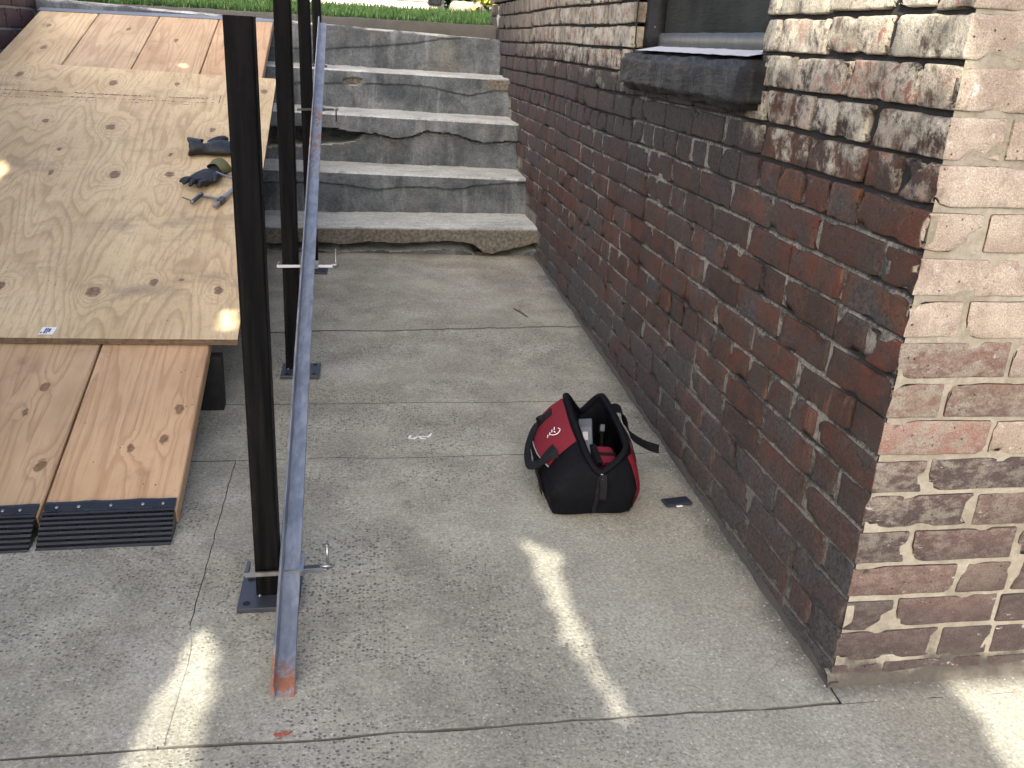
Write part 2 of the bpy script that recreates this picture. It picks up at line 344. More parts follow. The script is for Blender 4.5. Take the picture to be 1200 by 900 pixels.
def mat_plywood():
    n = N('sanded pine plywood', .7, 0, .35); v, u, w = n.sep(n.objc())
    K = [(-1.007, 2.681, .02, .045), (-.613, 2.618, .022, .045), (-.351, 2.638, .014, .03), (-.781, 2.164, .017, .03), (-.531, 2.122, .024, .042), (-.144, 2.118, .014, .028),
         (-.669, 1.892, .010, .02), (-.434, 1.677, .025, .042), (-.248, 1.687, .021, .034), (-.648, 1.687, .011, .028), (-.269, 1.863, .010, .022), (-.606, .909, .018, .03),
         (-.346, .876, .025, .034), (-.188, .925, .017, .026), (-.11, .94, .011, .014), (.003, .881, .019, .03), (.028, 2.582, .02, .036), (-.95, 1.2, .02, .036), (-.85, 1.5, .016, .03)]
    K = [(v, u - .02, rv * .78, ru * .78) for v, u, rv, ru in K]
    h, late, core = wood_core(n, v, u, K, 24., 3.1)
    m = n.noise(n.comb(v, n.ma('MULTIPLY', u, .5), 0.), 4.5, 5, .6); fib = n.noise(n.comb(n.ma('MULTIPLY', v, 120.), n.ma('MULTIPLY', u, 7.), 0.), 1., 4, .65)
    c = n.mix(n.mr(m, .3, .7), (.47, .345, .185), (.61, .47, .27))
    c = n.mix(n.ma('MULTIPLY', late, n.mr(m, .2, .8, .6, .2)), c, (.29, .185, .085))
    c = n.mix(n.mr(fib, .48, .70, 0, .55), c, (.29, .215, .13))
    c = n.mix(n.mr(n.noise(n.comb(n.ma('MULTIPLY', v, 70.), n.ma('MULTIPLY', u, 40.), 1.), 1., 4, .7), .5, .7, 0, .4), c, (.30, .225, .14))
    c = n.mix(n.mr(n.noise(n.comb(n.ma('MULTIPLY', v, 2.5), n.ma('MULTIPLY', u, 5.), 4.), 1., 5, .7), .52, .72, 0, .6), c, (.20, .155, .11))      # scuffs and boot dirt
    c = n.mix(n.ma('MULTIPLY', core, .92), c, n.mix(n.mr(n.noise(n.comb(v, u, 2.), 95, 4, .7), .3, .7), (.07, .036, .02), (.26, .155, .09)))
    sp = n.ma('MULTIPLY', n.mr(n.vor(n.comb(v, n.ma('MULTIPLY', u, .7), 0.), 46), .10, .06), n.mr(n.noise(n.comb(v, u, 7.), 7, 2), .52, .58))
    c = n.mix(sp, c, (.07, .045, .03))
    n.color(c)
    n.bump(n.ma('ADD', n.ma('MULTIPLY', fib, .5), n.ma('MULTIPLY', late, -.25)), .35, .0015); return n.m

def mat_plank():
    n = N('sawn fir plank', .7, 0, .35); v, u, w = n.sep(n.objc())
    r = n.orand(); s = n.ma('MULTIPLY', r, 37.)
    K = [(-.04, .33, .010, .02), (-.06, .21, .010, .02), (-.13, .18, .009, .018), (-.40, .33, .007, .014), (-.38, .43, .011, .02), (-.32, .13, .013, .02), 
         (-.12, 3.2, .012, .02), (-.45, 3.3, .012, .03), (-.7, 3.45, .012, .03), (-1.02, 3.1, .014, .03), (-1.08, 3.45, .012, .02)]
    h, late, core = wood_core(n, v, u, K, 20., s, 1., 6.5, .33, .06)
    m = n.noise(n.comb(n.ma('MULTIPLY', v, 2.), n.ma('MULTIPLY', u, .9), s), 3.2, 5, .6); fib = n.noise(n.comb(n.ma('MULTIPLY', v, 170.), n.ma('MULTIPLY', u, 5.), s), 1., 4, .65)
    t = n.node('ShaderNodeObjectInfo').outputs['Color']
    c = n.mix(n.mr(m, .3, .7), (.50, .36, .245), (.64, .48, .34))
    c = n.mix(n.ma('MULTIPLY', late, .42), c, (.33, .20, .115))
    c = n.mix(n.mr(fib, .5, .72, 0, .4), c, (.25, .15, .085))
    c = n.mix(n.mr(n.noise(n.comb(n.ma('MULTIPLY', v, 3.), n.ma('MULTIPLY', u, 3.), n.ma('ADD', s, 2.)), 1.6, 6, .7), .55, .72, 0, .55), c, (.21, .155, .11))
    c = n.mix(n.ma('MULTIPLY', core, .8), c, n.mix(n.mr(n.noise(n.comb(v, u, 2.), 110, 4, .7), .3, .7), (.06, .032, .018), (.24, .135, .075)))
    sp = n.ma('MULTIPLY', n.mr(n.vor(n.comb(v, n.ma('MULTIPLY', u, .7), s), 40), .09, .05), n.mr(n.noise(n.comb(v, u, 7.), 7, 2), .5, .56))
    c = n.mix(sp, c, (.06, .04, .028))
    c = n.mix(1., c, t, 'MULTIPLY')
    n.color(c); n.bump(n.ma('ADD', n.ma('MULTIPLY', fib, .6), n.ma('MULTIPLY', late, -.3)), .4, .002); return n.m

def mat_rail():
    n = N('mill scale angle iron', .38, .85, .5); p = n.objc(); x, y, z = n.sep(p); wp = n.pos(); wx, wy, wz = n.sep(wp)
    f = n.noise(n.map(p, (1, .12, 1)), 60, 5, .65); g = n.noise(p, 9, 4)
    c = n.mix(n.mr(f, .3, .7), (.22, .23, .24), (.38, .385, .39))
    c = n.mix(n.mr(g, .5, .7, 0, .5), c, (.15, .16, .175))
    r1 = n.mr(n.ma('ADD', wy, n.ma('MULTIPLY', n.ma('SUBTRACT', n.noise(p, 40, 4, .7), .5), .12)), 1.365, 1.335)
    r2 = n.ma('MULTIPLY', n.ma('MULTIPLY', n.mr(wy, 3.2, 3.4), n.mr(wy, 3.85, 3.7)), n.mr(n.noise(n.map(p, (1, .1, 1)), 50, 3), .48, .58, 0, .8))
    rust = n.ma('MAXIMUM', n.ma('MULTIPLY', r1, n.mr(n.noise(p, 55, 3), .38, .55)), r2)
    c = n.mix(rust, c, n.mix(n.noise(p, 130, 3), (.20, .07, .035), (.36, .15, .08)))
    n.color(c); n.set('Metallic', n.mr(rust, 0, 1, .6, 0)); n.set('Roughness', n.mr(n.ma('ADD', f, rust), .2, 1.2, .36, .8))
    n.bump(f, .15, .001); return n.m

def mat_post():
    n = N('black hot rolled steel', .6, 0, .06); p = n.objc(); f = n.noise(n.map(p, (14, 14, .8)), 5, 5, .6); g = n.noise(p, 60, 4, .7)
    c = n.mix(n.mr(f, .35, .7), (.0026, .0027, .0029), (.0085, .0080, .0074))
    c = n.mix(n.ma('MULTIPLY', n.mr(f, .55, .7), n.mr(g, .5, .7, 0, .6)), c, (.030, .024, .017))
    n.color(c); n.set('Roughness', n.mr(g, .2, .8, .42, .68)); n.bump(g, .12, .001); return n.m

M_conc = mat_concrete(); M_step = mat_steps(); M_brick = mat_brick(); M_mortar = mat_mortar(); M_ply = mat_plywood(); M_plank = mat_plank()
M_rail = mat_rail(); M_post = mat_post()
M_dirt = simple('joint dirt', (.085, .077, .064), .95, 0, .4, 60, .5, .004)
M_rubber = simple('black rubber', (.006, .0066, .009), .32, 0, .3, 30, .2, .001)
M_plate = simple('base plate steel', (.055, .06, .07), .45, .4, .35, 35, .1, .001)
M_hole = simple('dark hole', (.006, .006, .006), .8)
M_zinc = simple('zinc plated steel', (.33, .325, .31), .38, .9, .2, 60, .1, .0005)
M_darksteel = simple('dark clamp steel', (.10, .095, .09), .4, .7, .3, 60, .1, .0005)
M_glove = simple('black nitrile glove', (.009, .0095, .011), .6, 0, .4, 60, .35, .002)
M_olive = simple('olive glove lining', (.10, .095, .04), .85, 0, .3, 80, .3, .001)
M_nylon = simple('black nylon fabric', (.0028, .003, .0045), .7, 0, .4, 90, .6, .002, .12)
M_web = simple('black webbing', (.003, .003, .004), .8, 0, .4, 200, .4, .001, .3)
M_red = simple('red nylon fabric', (.135, .007, .014), .7, 0, .25, 90, .4, .0015, .3)
M_pipe = simple('grey reflective piping', (.22, .22, .23), .5, 0, .2, 50)
M_white = simple('white print', (.75, .74, .72), .6, 0, .08, 40, 0)
M_plasticgrey = simple('grey plastic', (.085, .092, .11), .5, 0, .2, 30, .05)
M_blue = simple('blue plastic', (.05, .16, .42), .4, 0, .2, 30, .05)
M_redpouch = simple('crimson pouch fabric', (.17, .010, .026), .6, 0, .2, 60, .2)
M_pad = simple('dark blue rubber pad', (.018, .020, .032), .6, 0, .3, 150, .2, .001)
M_paintblack = None
def mat_blackpaint():
    n = N('thick black paint', .5, 0, .3); p = n.pos(); f = n.noise(n.map(p, (1, 1, 5)), 28, 5, .65); g = n.noise(p, 70, 5, .7); b = n.noise(p, 6, 4)
    c = n.mix(n.mr(b, .3, .7), (.008, .0084, .0088), (.022, .023, .023))
    c = n.mix(n.ma('MULTIPLY', n.mr(g, .64, .7), n.mr(b, .45, .6)), c, (.26, .25, .23))
    n.color(c); n.set('Roughness', n.mr(g, .2, .8, .45, .72)); n.bump(n.ma('ADD', n.ma('MULTIPLY', f, .7), n.ma('MULTIPLY', g, .6)), .8, .006); return n.m
M_paintblack = mat_blackpaint()
def mat_panel():
    n = N('grained black painted board', .75, 0, .15); p = n.pos(); f = n.noise(n.map(p, (1, .35, 4)), 40, 6, .65); b = n.noise(p, 5, 4)
    c = n.mix(n.mr(b, .3, .7), (.016, .018, .0145), (.042, .044, .036))
    n.color(c); n.bump(f, .9, .008); return n.m
M_panel = mat_panel()
M_railgrey = simple('grey painted sash rail', (.065, .068, .062), .5, 0, .3, 30, .2, .001)
M_sillsky = simple('painted sky light on sill', (.52, .53, .54), .7, 0, .2, 40, .3, .002)
M_curb = simple('old curb concrete', (.075, .07, .058), .9, 0, .5, 14, .7, .006)
M_stone = simple('tan garden stone', (.26, .215, .165), .9, 0, .4, 20, .7, .008)
M_soil = simple('lawn soil', (.06, .075, .03), .95, 0, .4, 12, .5, .01)
def mat_leaf(name, a, b):
    n = N(name, .7, 0, .12); f = n.noise(n.pos(), 14, 3); n.color(n.mix(n.mr(f, .3, .7), a, b))
    n.set('Subsurface Weight', 0.0); return n.m
M_grass = mat_leaf('lawn grass', (.018, .040, .009), (.036, .074, .018))
M_leaf = mat_leaf('tree leaves', (.035, .07, .02), (.07, .12, .035))
M_lime = mat_leaf('yellow green leaves', (.30, .36, .04), (.52, .52, .10))
M_deep = mat_leaf('deep green leaves', (.03, .10, .03), (.07, .19, .06))
M_bark = simple('bark', (.09, .065, .045), .95, 0, .4, 12, .8, .02)
M_siding = simple('cream siding paint', (.74, .68, .56), .6, 0, .05, 8, .1)
M_downspout = simple('tan downspout', (.42, .35, .27), .5, 0, .1, 10, .05)
M_block = simple('pale rough block', (.33, .33, .32), .9, 0, .4, 25, .7, .006)
M_rampshade = simple('painted ramp shade', (.010, .009, .008), .9, 0, .4, 40, .3, .002)

# ---------------------------------------------------------------- ground, pavement, lawn
G0, GS, GY = -1.075, .046, 1.245
def gz(y): return G0 + GS * (min(y, 4.6) - GY) if y > .2 else G0 + GS * (.2 - GY)
def xs_(a, b, st):
    k = max(2, int(math.ceil((b - a) / st)) + 1); return [a + (b - a) * i / (k - 1) for i in range(k)]

obj('ground', [(-60, -60, -1.22), (60, -60, -1.22), (60, 5.6, -1.22), (-60, 5.6, -1.22)], [(0, 1, 2, 3)], M_dirt, kind='structure')
pave = thing('concrete_pavement', 'grey speckled concrete paving slabs with cracked joints', None); pave['kind'] = 'structure'
ys = [-3.0, .2, 4.6]
obj('joint_bed', [(x, y, gz(y) - .022) for y in ys for x in (-1.9, 4.0)], [(0, 1, 3, 2), (2, 3, 5, 4)], M_dirt, pave)
J_C = lambda x: 1.196 + .006 * nz(x, 3, 0, 5) + .004 * nz(x, 9, 0, 30)
J_M = lambda x: 2.155 + .028 * nz(x, 5, 0, 2.2) + .006 * nz(x, 1, 0, 22)
J_B = lambda x: 2.495 + .002 * nz(x, 1, 0, 12)
J_A = lambda x: 3.10 + .065 * (x + .2) + .018 * nz(x, 2, 0, 4) + .010 * nz(x, 7, 0, 26)
J_L = lambda y: -.333 + .008 * nz(y, 4, 0, 4) + .003 * nz(y, 1, 0, 25)
FL = lambda v: (lambda t: v)
def slab(x0, x1, y0, y1, gap=(.002, .002), dz=0, tilt=0, st=.03):
    """one slab with worn edges; x0..y1 are functions of the other coordinate"""
    nx = max(6, int((x1(2) - x0(2)) / st)); ny = max(6, int((y1(0) - y0(0)) / st))
    V = []; ed = .0012
    def P(s, t, drop, inset):
        xa = x0(lerp(y0(0), y1(0), t)); xb = x1(lerp(y0(0), y1(0), t)); xx = lerp(xa, xb, s)
        ya, yb = y0(xx) + gap[0], y1(xx) - gap[1]; yy = lerp(ya, yb, t)
        if inset:
            xx += inset * (1 if s == 0 else -1 if s == 1 else 0); yy += inset * (1 if t == 0 else -1 if t == 1 else 0)
        z = gz(yy) + dz + tilt * (xx) + .0022 * nz(xx, yy, 1, 3) + .0010 * nz(xx, yy, 4, 14) - drop
        return (xx, yy, z)
    ss = [0, 0] + [i / nx for i in range(1, nx)] + [1, 1]; ts = [0, 0] + [j / ny for j in range(1, ny)] + [1, 1]
    NX, NY = len(ss), len(ts)
    for j, t in enumerate(ts):
        for i, s in enumerate(ss):
            outer = i in (0, NX - 1) or j in (0, NY - 1)
            wob = .5 + .5 * nz(s * 37, t * 41, 3, 1)
            V.append(P(s, t, .006 + .004 * wob if outer else 0, 0 if outer else (ed * (.4 + wob) if (s in (0, 1) or t in (0, 1)) else 0)))
    F = gridF(NX, NY)
    border = [i for i in range(NX)] + [j * NX + NX - 1 for j in range(1, NY)] + [(NY - 1) * NX + i for i in range(NX - 2, -1, -1)] + [j * NX for j in range(NY - 2, 0, -1)]
    n0 = len(V); V += [(V[b][0], V[b][1], V[b][2] - .03) for b in border]
    for k in range(len(border)): k2 = (k + 1) % len(border); F.append((border[k], n0 + k, n0 + k2, border[k2]))
    o = obj('slab', V, F, [M_conc, M_dirt], pave); ntop = (NX - 1) * (NY - 1)
    for q, p in enumerate(o.data.polygons):
        i_, j_ = q % (NX - 1), q // (NX - 1)
        if q >= ntop or i_ in (0, NX - 2) or j_ in (0, NY - 2): p.material_index = 1
    return o
XR = FL(.835); XL = FL(-1.72)
slab(FL(-1.9), FL(4.0), FL(-3.0), J_C, (.002, .0009), -.0005, st=.05)
slab(FL(.838), FL(4.0), lambda x: J_C(x) - .006, FL(1.29), (.004, 0), -.0008)
slab(XL, J_L, J_C, J_M, (.0012, .001)); slab(J_L, XR, J_C, J_M, (.0012, .001), .0008)
slab(XL, XR, J_M, J_B, (.0006, .0006), .0004); slab(XL, XR, J_B, J_A, (.0006, .002), .0006); slab(XL, XR, J_A, FL(4.2), (.0026, .002), .002)

V = []; F = []
for i, y in enumerate(xs_(1.2, 1.50, .02)):
    w = .009 * sstep(1.5, 1.42, y)
    V += [(J_L(y) - w - .001, y, gz(y) + .0019 + .0022 * nz(J_L(y), y, 1, 3)), (J_L(y) + w + .001, y, gz(y) + .0020 + .0022 * nz(J_L(y), y, 1, 3))]
    if i: n = len(V); F.append((n - 4, n - 3, n - 1, n - 2))
obj('joint_filler', V, F, M_conc, pave)
# marks on the slabs
def flat_mark(name, polys, mat, h=.0025):
    V = []; F = []
    for poly in polys:
        n = len(V); V += [(x, y, gz(y) + h + .0022 * nz(x, y, 1, 3)) for x, y in poly]; F.append(tuple(range(n, n + len(poly))))
    return obj(name, V, F, mat, pave)
def strokes(pts, w):
    out = []
    for (a, b), (c, d) in zip(pts, pts[1:]):
        t = Vector((c - a, d - b)); 
        if t.length == 0: continue
        t.normalize(); q = Vector((-t.y, t.x)) * w * rnd.uniform(.35, .8)
        out.append([(a + q.x - t.x * w * .3, b + q.y - t.y * w * .3), (a - q.x - t.x * w * .3, b - q.y - t.y * w * .3), (c - q.x * .8, d - q.y * .8), (c + q.x * .8, d + q.y * .8)])
    return out
flat_mark('chalk_mark', strokes([(.118, 2.272), (.112, 2.258), (.125, 2.252), (.132, 2.262), (.142, 2.266), (.146, 2.254), (.158, 2.252)], .006) + strokes([(.148, 2.268), (.165, 2.262), (.175, 2.282), (.170, 2.266)], .006), M_white, .004)
M_redmark = simple('red paint mark', (.30, .07, .04), .8, 0, .3, 90, .2)
flat_mark('paint_mark', strokes([(-.152 + .0035 * i, 1.2085 + rnd.uniform(-.003, .004)) for i in range(9)], .006) + [[(-.152 + a, 1.196 + b) for a, b in ((.006, 0), (.012, .001), (.011, .004), (.005, .003))]], M_redmark, .004)

# lawn and curb at the top of the steps
def lawn_z(x, y): return .082 + .052 * (y - 5.75) + .012 * nz(x, y, 0, 1.1)
gx = xs_(-12, 10, .5); gy = xs_(5.74, 40, .5)
obj('lawn', [(x, y, lawn_z(x, y) if y < 9 else lawn_z(x, 9)) for y in gy for x in gx], gridF(len(gx), len(gy)), M_soil, kind='structure', smooth=True)
V = []; F = []
for k in range(16000):
    x = rnd.uniform(-2.2, 1.3); y = 5.74 + 3.2 * rnd.random() ** 1.5
    z = lawn_z(x, y) - .004; a = rnd.uniform(0, 6.28); hh = rnd.uniform(.02, .05) * (1.3 if rnd.random() < .1 else 1); w = rnd.uniform(.002, .0035)
    dx, dy = math.cos(a), math.sin(a); lx, ly = rnd.uniform(-.02, .02), rnd.uniform(-.02, .02)
    n = len(V); V += [(x - dx * w, y - dy * w, z), (x + dx * w, y + dy * w, z), (x + lx * .5 + dx * w * .7, y + ly * .5 + dy * w * .7, z + hh * .6), (x + lx * .5 - dx * w * .7, y + ly * .5 - dy * w * .7, z + hh * .6), (x + lx, y + ly, z + hh)]
    F += [(n, n + 1, n + 2, n + 3), (n + 3, n + 2, n + 4)]
obj('grass', V, F, M_grass, kind='stuff')
def rough_bar(x0, x1, y0, y1, z0, z1, st, amp, seed):
    """long rough-faced block, front faces -Y"""
    X = xs_(x0, x1, st); prof = [(y0, z0), (y0, lerp(z0, z1, .3)), (y0, lerp(z0, z1, .65)), (y0 + .004, z1 - .008), (y0 + .014, z1), ((y0 + y1) / 2, z1 + .002), (y1, z1)]
    V = []
    for q, (py, pz) in enumerate(prof):
        for x in X: V.append((x, py + amp * fb(x, q * .4, seed, 6), pz + amp * .7 * fb(x, q * .3, seed + 5, 5)))
    return V, gridF(len(X), len(prof))
V, F = rough_bar(-1.72, .79, 5.62, 5.76, -.05, .088, .03, .008, 2)
wobj('curb', V, F, M_curb, smooth=True, label='low rough concrete curb along lawn above top step', cat='curb')

# ---------------------------------------------------------------- concrete steps
stairs = thing('concrete_steps', 'flight of weathered grey concrete steps with crumbling cracked edges', 'steps', (-.45, 4.11, -.96))
def step(yn, zl, zr, z_base, y_back, cut, over, seed, agg=0, cav=None, patches=(), x0=-1.72, x1=.815):
    """yn nosing y; zl/zr tread height at x=-.2/.79; cut(x) = height of the overlay's ragged lower edge; over = how far it overhangs"""
    ztop = lambda x: lerp(zl, zr, (x + .2) / .99)
    X = xs_(x0, x1, .012); Z = xs_(0, 1, 1 / 40); V = []; A = []; K = []
    NX = len(X)
    # tread: back to nosing, then rounded nosing, then face
    for s in (1, .8, .6, .4, .2, .08, .03):
        for x in X:
            V.append((x, yn + .005 * nz(x, seed, 0, 3) + .006 * fb(x, seed, 1, 13) + s * (y_back - yn), ztop(x) + .004 * nz(x, s * 3, seed, 4) + .004 * fb(x, s * 4, seed, 15) + .006 * s)); A.append(0)
    nt = 7
    for t in Z:
        for x in X:
            zt = ztop(x) - .008; z = lerp(zt, z_base, t)
            c = cut(x) + .006 * fb(x, seed, 3, 22)
            inside = z > c
            d = 0.
            if not inside: d = over * min(1, (c - z) / .004) + (.34 if seed == 1 else .10 if seed == 3 else 0) * math.exp(-((c - z) / (.034 if seed == 1 else .006)) ** (8 if seed == 1 else 2)) * min(1, (c - z) / .003)
            if cav: d += cav(x, z)
            y = yn + .005 * nz(x, seed, 0, 3) + .006 * fb(x, seed, 1, 13) + d + .0035 * fb(x, z, seed, 11) - .002 + .006 * t
            for (px, pz, rx, rz, dep) in patches:
                q = ((x - px) / rx) ** 2 + ((z - pz) / rz) ** 2
                if q < 1: y += dep * min(1, (1 - q) * 3)
            V.append((x, y, z)); A.append(agg if inside else 0); K.append(max(0, 1 - abs(z - c + .002) / .0048) * (1 if seed > 1 else 0) * (.55 + .9 * abs(nz(x, seed, 9, 5))))
            for (px, pz, rx, rz, dep) in patches:
                if ((x - px) / rx) ** 2 + ((z - pz) / rz) ** 2 < 1: A[-1] = 1
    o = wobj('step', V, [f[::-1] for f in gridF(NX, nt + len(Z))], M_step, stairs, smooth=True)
    o.data.set_sharp_from_angle(angle=R(38))
    K = [0] * (len(V) - len(K)) + K; tk = o.data.attributes.new('crk', 'FLOAT', 'POINT'); tk.data.foreach_set('value', K)
    at = o.data.attributes.new('agg', 'FLOAT', 'POINT'); at.data.foreach_set('value', A)
    return o
def at(px, py, Y):
    d = CM.transposed() @ Vector(((px - 600) / FPX, (py - 450) / FPX, 1)); return d * (Y / d.y)
def cutline(pts, Y):
    w = [at(px, py, Y) for px, py in pts]; q = [(v.x, v.z) for v in w]; return lambda x: pl(q, x)
c2 = cutline([(312, 286), (375, 284), (400, 287), (430, 284), (470, 286), (500, 284), (520, 283), (550, 285), (558, 290), (566, 297), (580, 298), (592, 293), (610, 291), (622, 286), (640, 284)], 4.11)
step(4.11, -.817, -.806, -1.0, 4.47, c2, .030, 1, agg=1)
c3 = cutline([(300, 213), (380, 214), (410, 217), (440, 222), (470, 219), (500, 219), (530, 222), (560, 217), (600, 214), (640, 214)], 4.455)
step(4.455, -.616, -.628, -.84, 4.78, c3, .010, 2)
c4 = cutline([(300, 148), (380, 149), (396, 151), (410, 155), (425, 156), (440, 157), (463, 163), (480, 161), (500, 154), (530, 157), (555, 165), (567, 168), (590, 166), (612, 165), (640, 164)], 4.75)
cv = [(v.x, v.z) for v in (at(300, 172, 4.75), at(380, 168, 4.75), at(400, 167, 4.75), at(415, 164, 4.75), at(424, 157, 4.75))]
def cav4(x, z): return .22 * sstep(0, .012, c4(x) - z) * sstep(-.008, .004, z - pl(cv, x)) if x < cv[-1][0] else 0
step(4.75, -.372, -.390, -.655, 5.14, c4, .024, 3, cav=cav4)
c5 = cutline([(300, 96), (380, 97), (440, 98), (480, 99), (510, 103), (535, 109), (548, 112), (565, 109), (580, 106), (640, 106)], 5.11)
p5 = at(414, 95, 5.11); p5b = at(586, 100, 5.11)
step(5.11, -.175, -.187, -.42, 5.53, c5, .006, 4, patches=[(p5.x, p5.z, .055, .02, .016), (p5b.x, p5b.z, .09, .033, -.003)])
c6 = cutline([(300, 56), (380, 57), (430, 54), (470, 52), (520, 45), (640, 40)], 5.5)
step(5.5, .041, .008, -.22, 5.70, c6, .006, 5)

# ---------------------------------------------------------------- brick building on the right
XW, YW, WS = .838, 1.245, -.0165
def wx(y): return XW + WS * (y - YW)
CH, ZT = .069, .074
bld = thing('brick_building', 'old dark red brick building with peeling cream paint near its corner', 'building', (XW, YW, -1.1))
NW = (1.935, 2.87)                              # window opening along y
def brick_mesh(L, seed, D=.095, H=.0605):
    r = .0042
    def ax(h, k): 
        inner = [-h + r + (2 * h - 2 * r) * i / k for i in range(k + 1)]
        return [-h, -h + r * .45] + inner + [h - r * .45, h]
    hx, hy, hz = L / 2, D / 2, H / 2
    AX, AY, AZ = ax(hx, max(6, int(L / .0115))), ax(hy, 4), ax(hz, 4)
    V = []; F = []; idx = {}
    def vert(p):
        k = tuple(round(c, 5) for c in p)
        if k in idx: return idx[k]
        q = Vector((min(max(p[0], -hx + r), hx - r), min(max(p[1], -hy + r), hy - r), min(max(p[2], -hz + r), hz - r)))
        d = Vector(p) - q
        v = q + d.normalized() * r if d.length > 1e-9 else q
        nn = Vector((seed * 3.7, seed * 1.3, seed * 5.1)) + v
        a = noise.noise_vector(nn * 28) * .0011 + noise.noise_vector(nn * 90) * .0006
        ch = max(0, noise.noise(nn * 22 + Vector((9, 9, 9))) - .12)
        e = sum(1 for c, h in zip(p, (hx, hy, hz)) if abs(c) > h - r - 1e-6)
        v = v + a
        if e >= 2 and abs(p[0]) > hx - r - 1e-6: v = v - d.normalized() * min(.009, max(0, ch - .02) * .03)
        if e >= 2: v = v - d.normalized() * min(.005, max(0, ch - .06) * .018)
        idx[k] = len(V); V.append(v); return idx[k]
    def quadgrid(A, B, f):
        for i in range(len(A) - 1):
            for j in range(len(B) - 1): F.append((vert(f(A[i], B[j])), vert(f(A[i + 1], B[j])), vert(f(A[i + 1], B[j + 1])), vert(f(A[i], B[j + 1]))))
    quadgrid(AX, AZ, lambda a, b: (a, -hy, b)); quadgrid(AX, AY, lambda a, b: (a, b, hz)); quadgrid(AX, AY[::-1], lambda a, b: (a, b, -hz))
    quadgrid(AY, AZ, lambda a, b: (hx, a, b)); quadgrid(AY[::-1], AZ, lambda a, b: (-hx, a, b))
    me = mesh('brick', V, F, M_brick, True)
    t = me.attributes.new('rnd', 'FLOAT', 'POINT'); t.data.foreach_set('value', [(seed * .618) % 1] * len(V))
    return me
BM = {.2: [brick_mesh(.2, s) for s in range(9)], .095: [brick_mesh(.095, 20 + s) for s in range(6)]}
bricks = []                                     # (wall, centre, length, face area in the picture)
BL, BJ = .2, .0085
def rows_for(parity, header, start, end, first):
    out = []; a = start; L = first
    while a < end - .03:
        b = min(a + L * rnd.uniform(.975, 1.02), end); out.append((a, b)); a = b + BJ * rnd.uniform(.8, 1.3)
        L = .095 if header else BL * rnd.choice((1, 1, 1, 1, 1, .98, 1.02, .5))
    return out
kmin, kmax = -17, 18
for k in range(kmin, kmax):
    z = ZT - (k + .5) * CH
    even = k % 2 == 0; header = (k % 6 == 4)
    segs = [(YW, 5.95)] if k >= 2 else [(YW, NW[0] - .012), (NW[1] + .012, 5.95)]
    if k == 2: segs = [(YW, 5.95)]
    for si, (s, e) in enumerate(segs):
        row = rows_for(even, header, s + (0 if even or si else .0955 + BJ), e, (BL if even else (BL if k % 4 == 1 else .095)) if si == 0 else rnd.choice((.1, .2)))
        for a, b in row: bricks.append(('side', a, b, z, k))
    row = rows_for(even, header, XW + (.0955 + BJ if even else 0), 2.4, BL)
    for a, b in row: bricks.append(('front', a, b, z, k))
cand = []
for (w, a, b, z, k) in bricks:
    if w == 'side': c = [(wx(y), y, zz) for y, zz in ((a, z - .03), (b, z - .03), (b, z + .03), (a, z + .03))]
    else: c = [(x, YW, zz) for x, zz in ((a, z - .03), (b, z - .03), (b, z + .03), (a, z + .03))]
    q = [proj(p) for p in c]
    area = 0
    if all(q):
        cx = sum(p[0] for p in q) / 4; cy = sum(p[1] for p in q) / 4
        inx = any(-5 < p[0] < 1205 and -5 < p[1] < 905 for p in q)
        if inx: area = abs(sum(q[i][0] * q[(i + 1) % 4][1] - q[(i + 1) % 4][0] * q[i][1] for i in range(4))) / 2
    yy = (a + b) / 2 if w == 'side' else YW
    if z + .035 < gz(yy) - .01: area = -1
    if w == 'side' and yy > 4.1 and z < lerp(-.81, .0, (yy - 4.1) / 1.4) - .05: area = -1
    cand.append((area, w, a, b, z, k))
cand.sort(key=lambda t: -t[0])
def brick_matrix(w, a, b, z):
    j = lambda s: rnd.uniform(-s, s)
    L = b - a
    me = rnd.choice(BM[.2] if L > .14 else BM[.095]); base = .2 if L > .14 else .095
    S = Matrix.Diagonal((L / base, 1, rnd.uniform(.97, 1.03), 1))
    if w == 'side':
        yc = (a + b) / 2
        sag = .006 * nz(yc, z, 2, 1.3) + .003 * nz(yc, z, 5, 5)
        T = Matrix.Translation((wx(yc) + .0475 + j(.0018) - .0005, yc, z + sag)) @ Euler((j(.008), j(.012), R(-90) + j(.006) - WS)).to_matrix().to_4x4()
    else:
        T = Matrix.Translation(((a + b) / 2, YW + .0475 + j(.0015), z + .003 * nz(a, z, 7, 3))) @ Euler((j(.01), j(.008), j(.006))).to_matrix().to_4x4()
    return me, T @ S
# mortar beds: one rough sheet per wall, its face just behind the bricks
def mortar_depth(w, s, z):
    d = .0040 + .0014 * fb(s * 1.0, z, 3 if w == 'side' else 8, 20, 4) + .0010 * nz(s, z, 11, 3)
    sag = .006 * nz(s, z, 2, 1.3) + .003 * nz(s, z, 5, 5) if w == 'side' else .003 * nz(s, z, 7, 3)
    ph = (ZT - (z - sag)) / CH; ph -= round(ph)                # -: upper edge of the bed joint
    if abs(ph) < .12: d += (.0055 if w == 'side' else .003) * sstep(.035, -.055, ph) * max(.1, min(1, .65 + 1.2 * nz(s, round(z / CH), 31, 5)))
    if w == 'side':
        d += .006 * sstep(-.30, -.1, z + .05 * nz(s, z, 4, 4)) * (1 if s < 1.95 or s > 2.8 else .3)    # washed-out joints high up
        d += .007 * max(0, nz(s, z, 21, 7))
    else: d = .0038 + .0011 * fb(s, z, 8, 22, 4) + .0008 * nz(s, z, 11, 3)
    return max(.0016, d)
YS = xs_(YW + .006, 5.97, .011); ZS = xs_(-1.13, .16, .0042); V = []; F = []
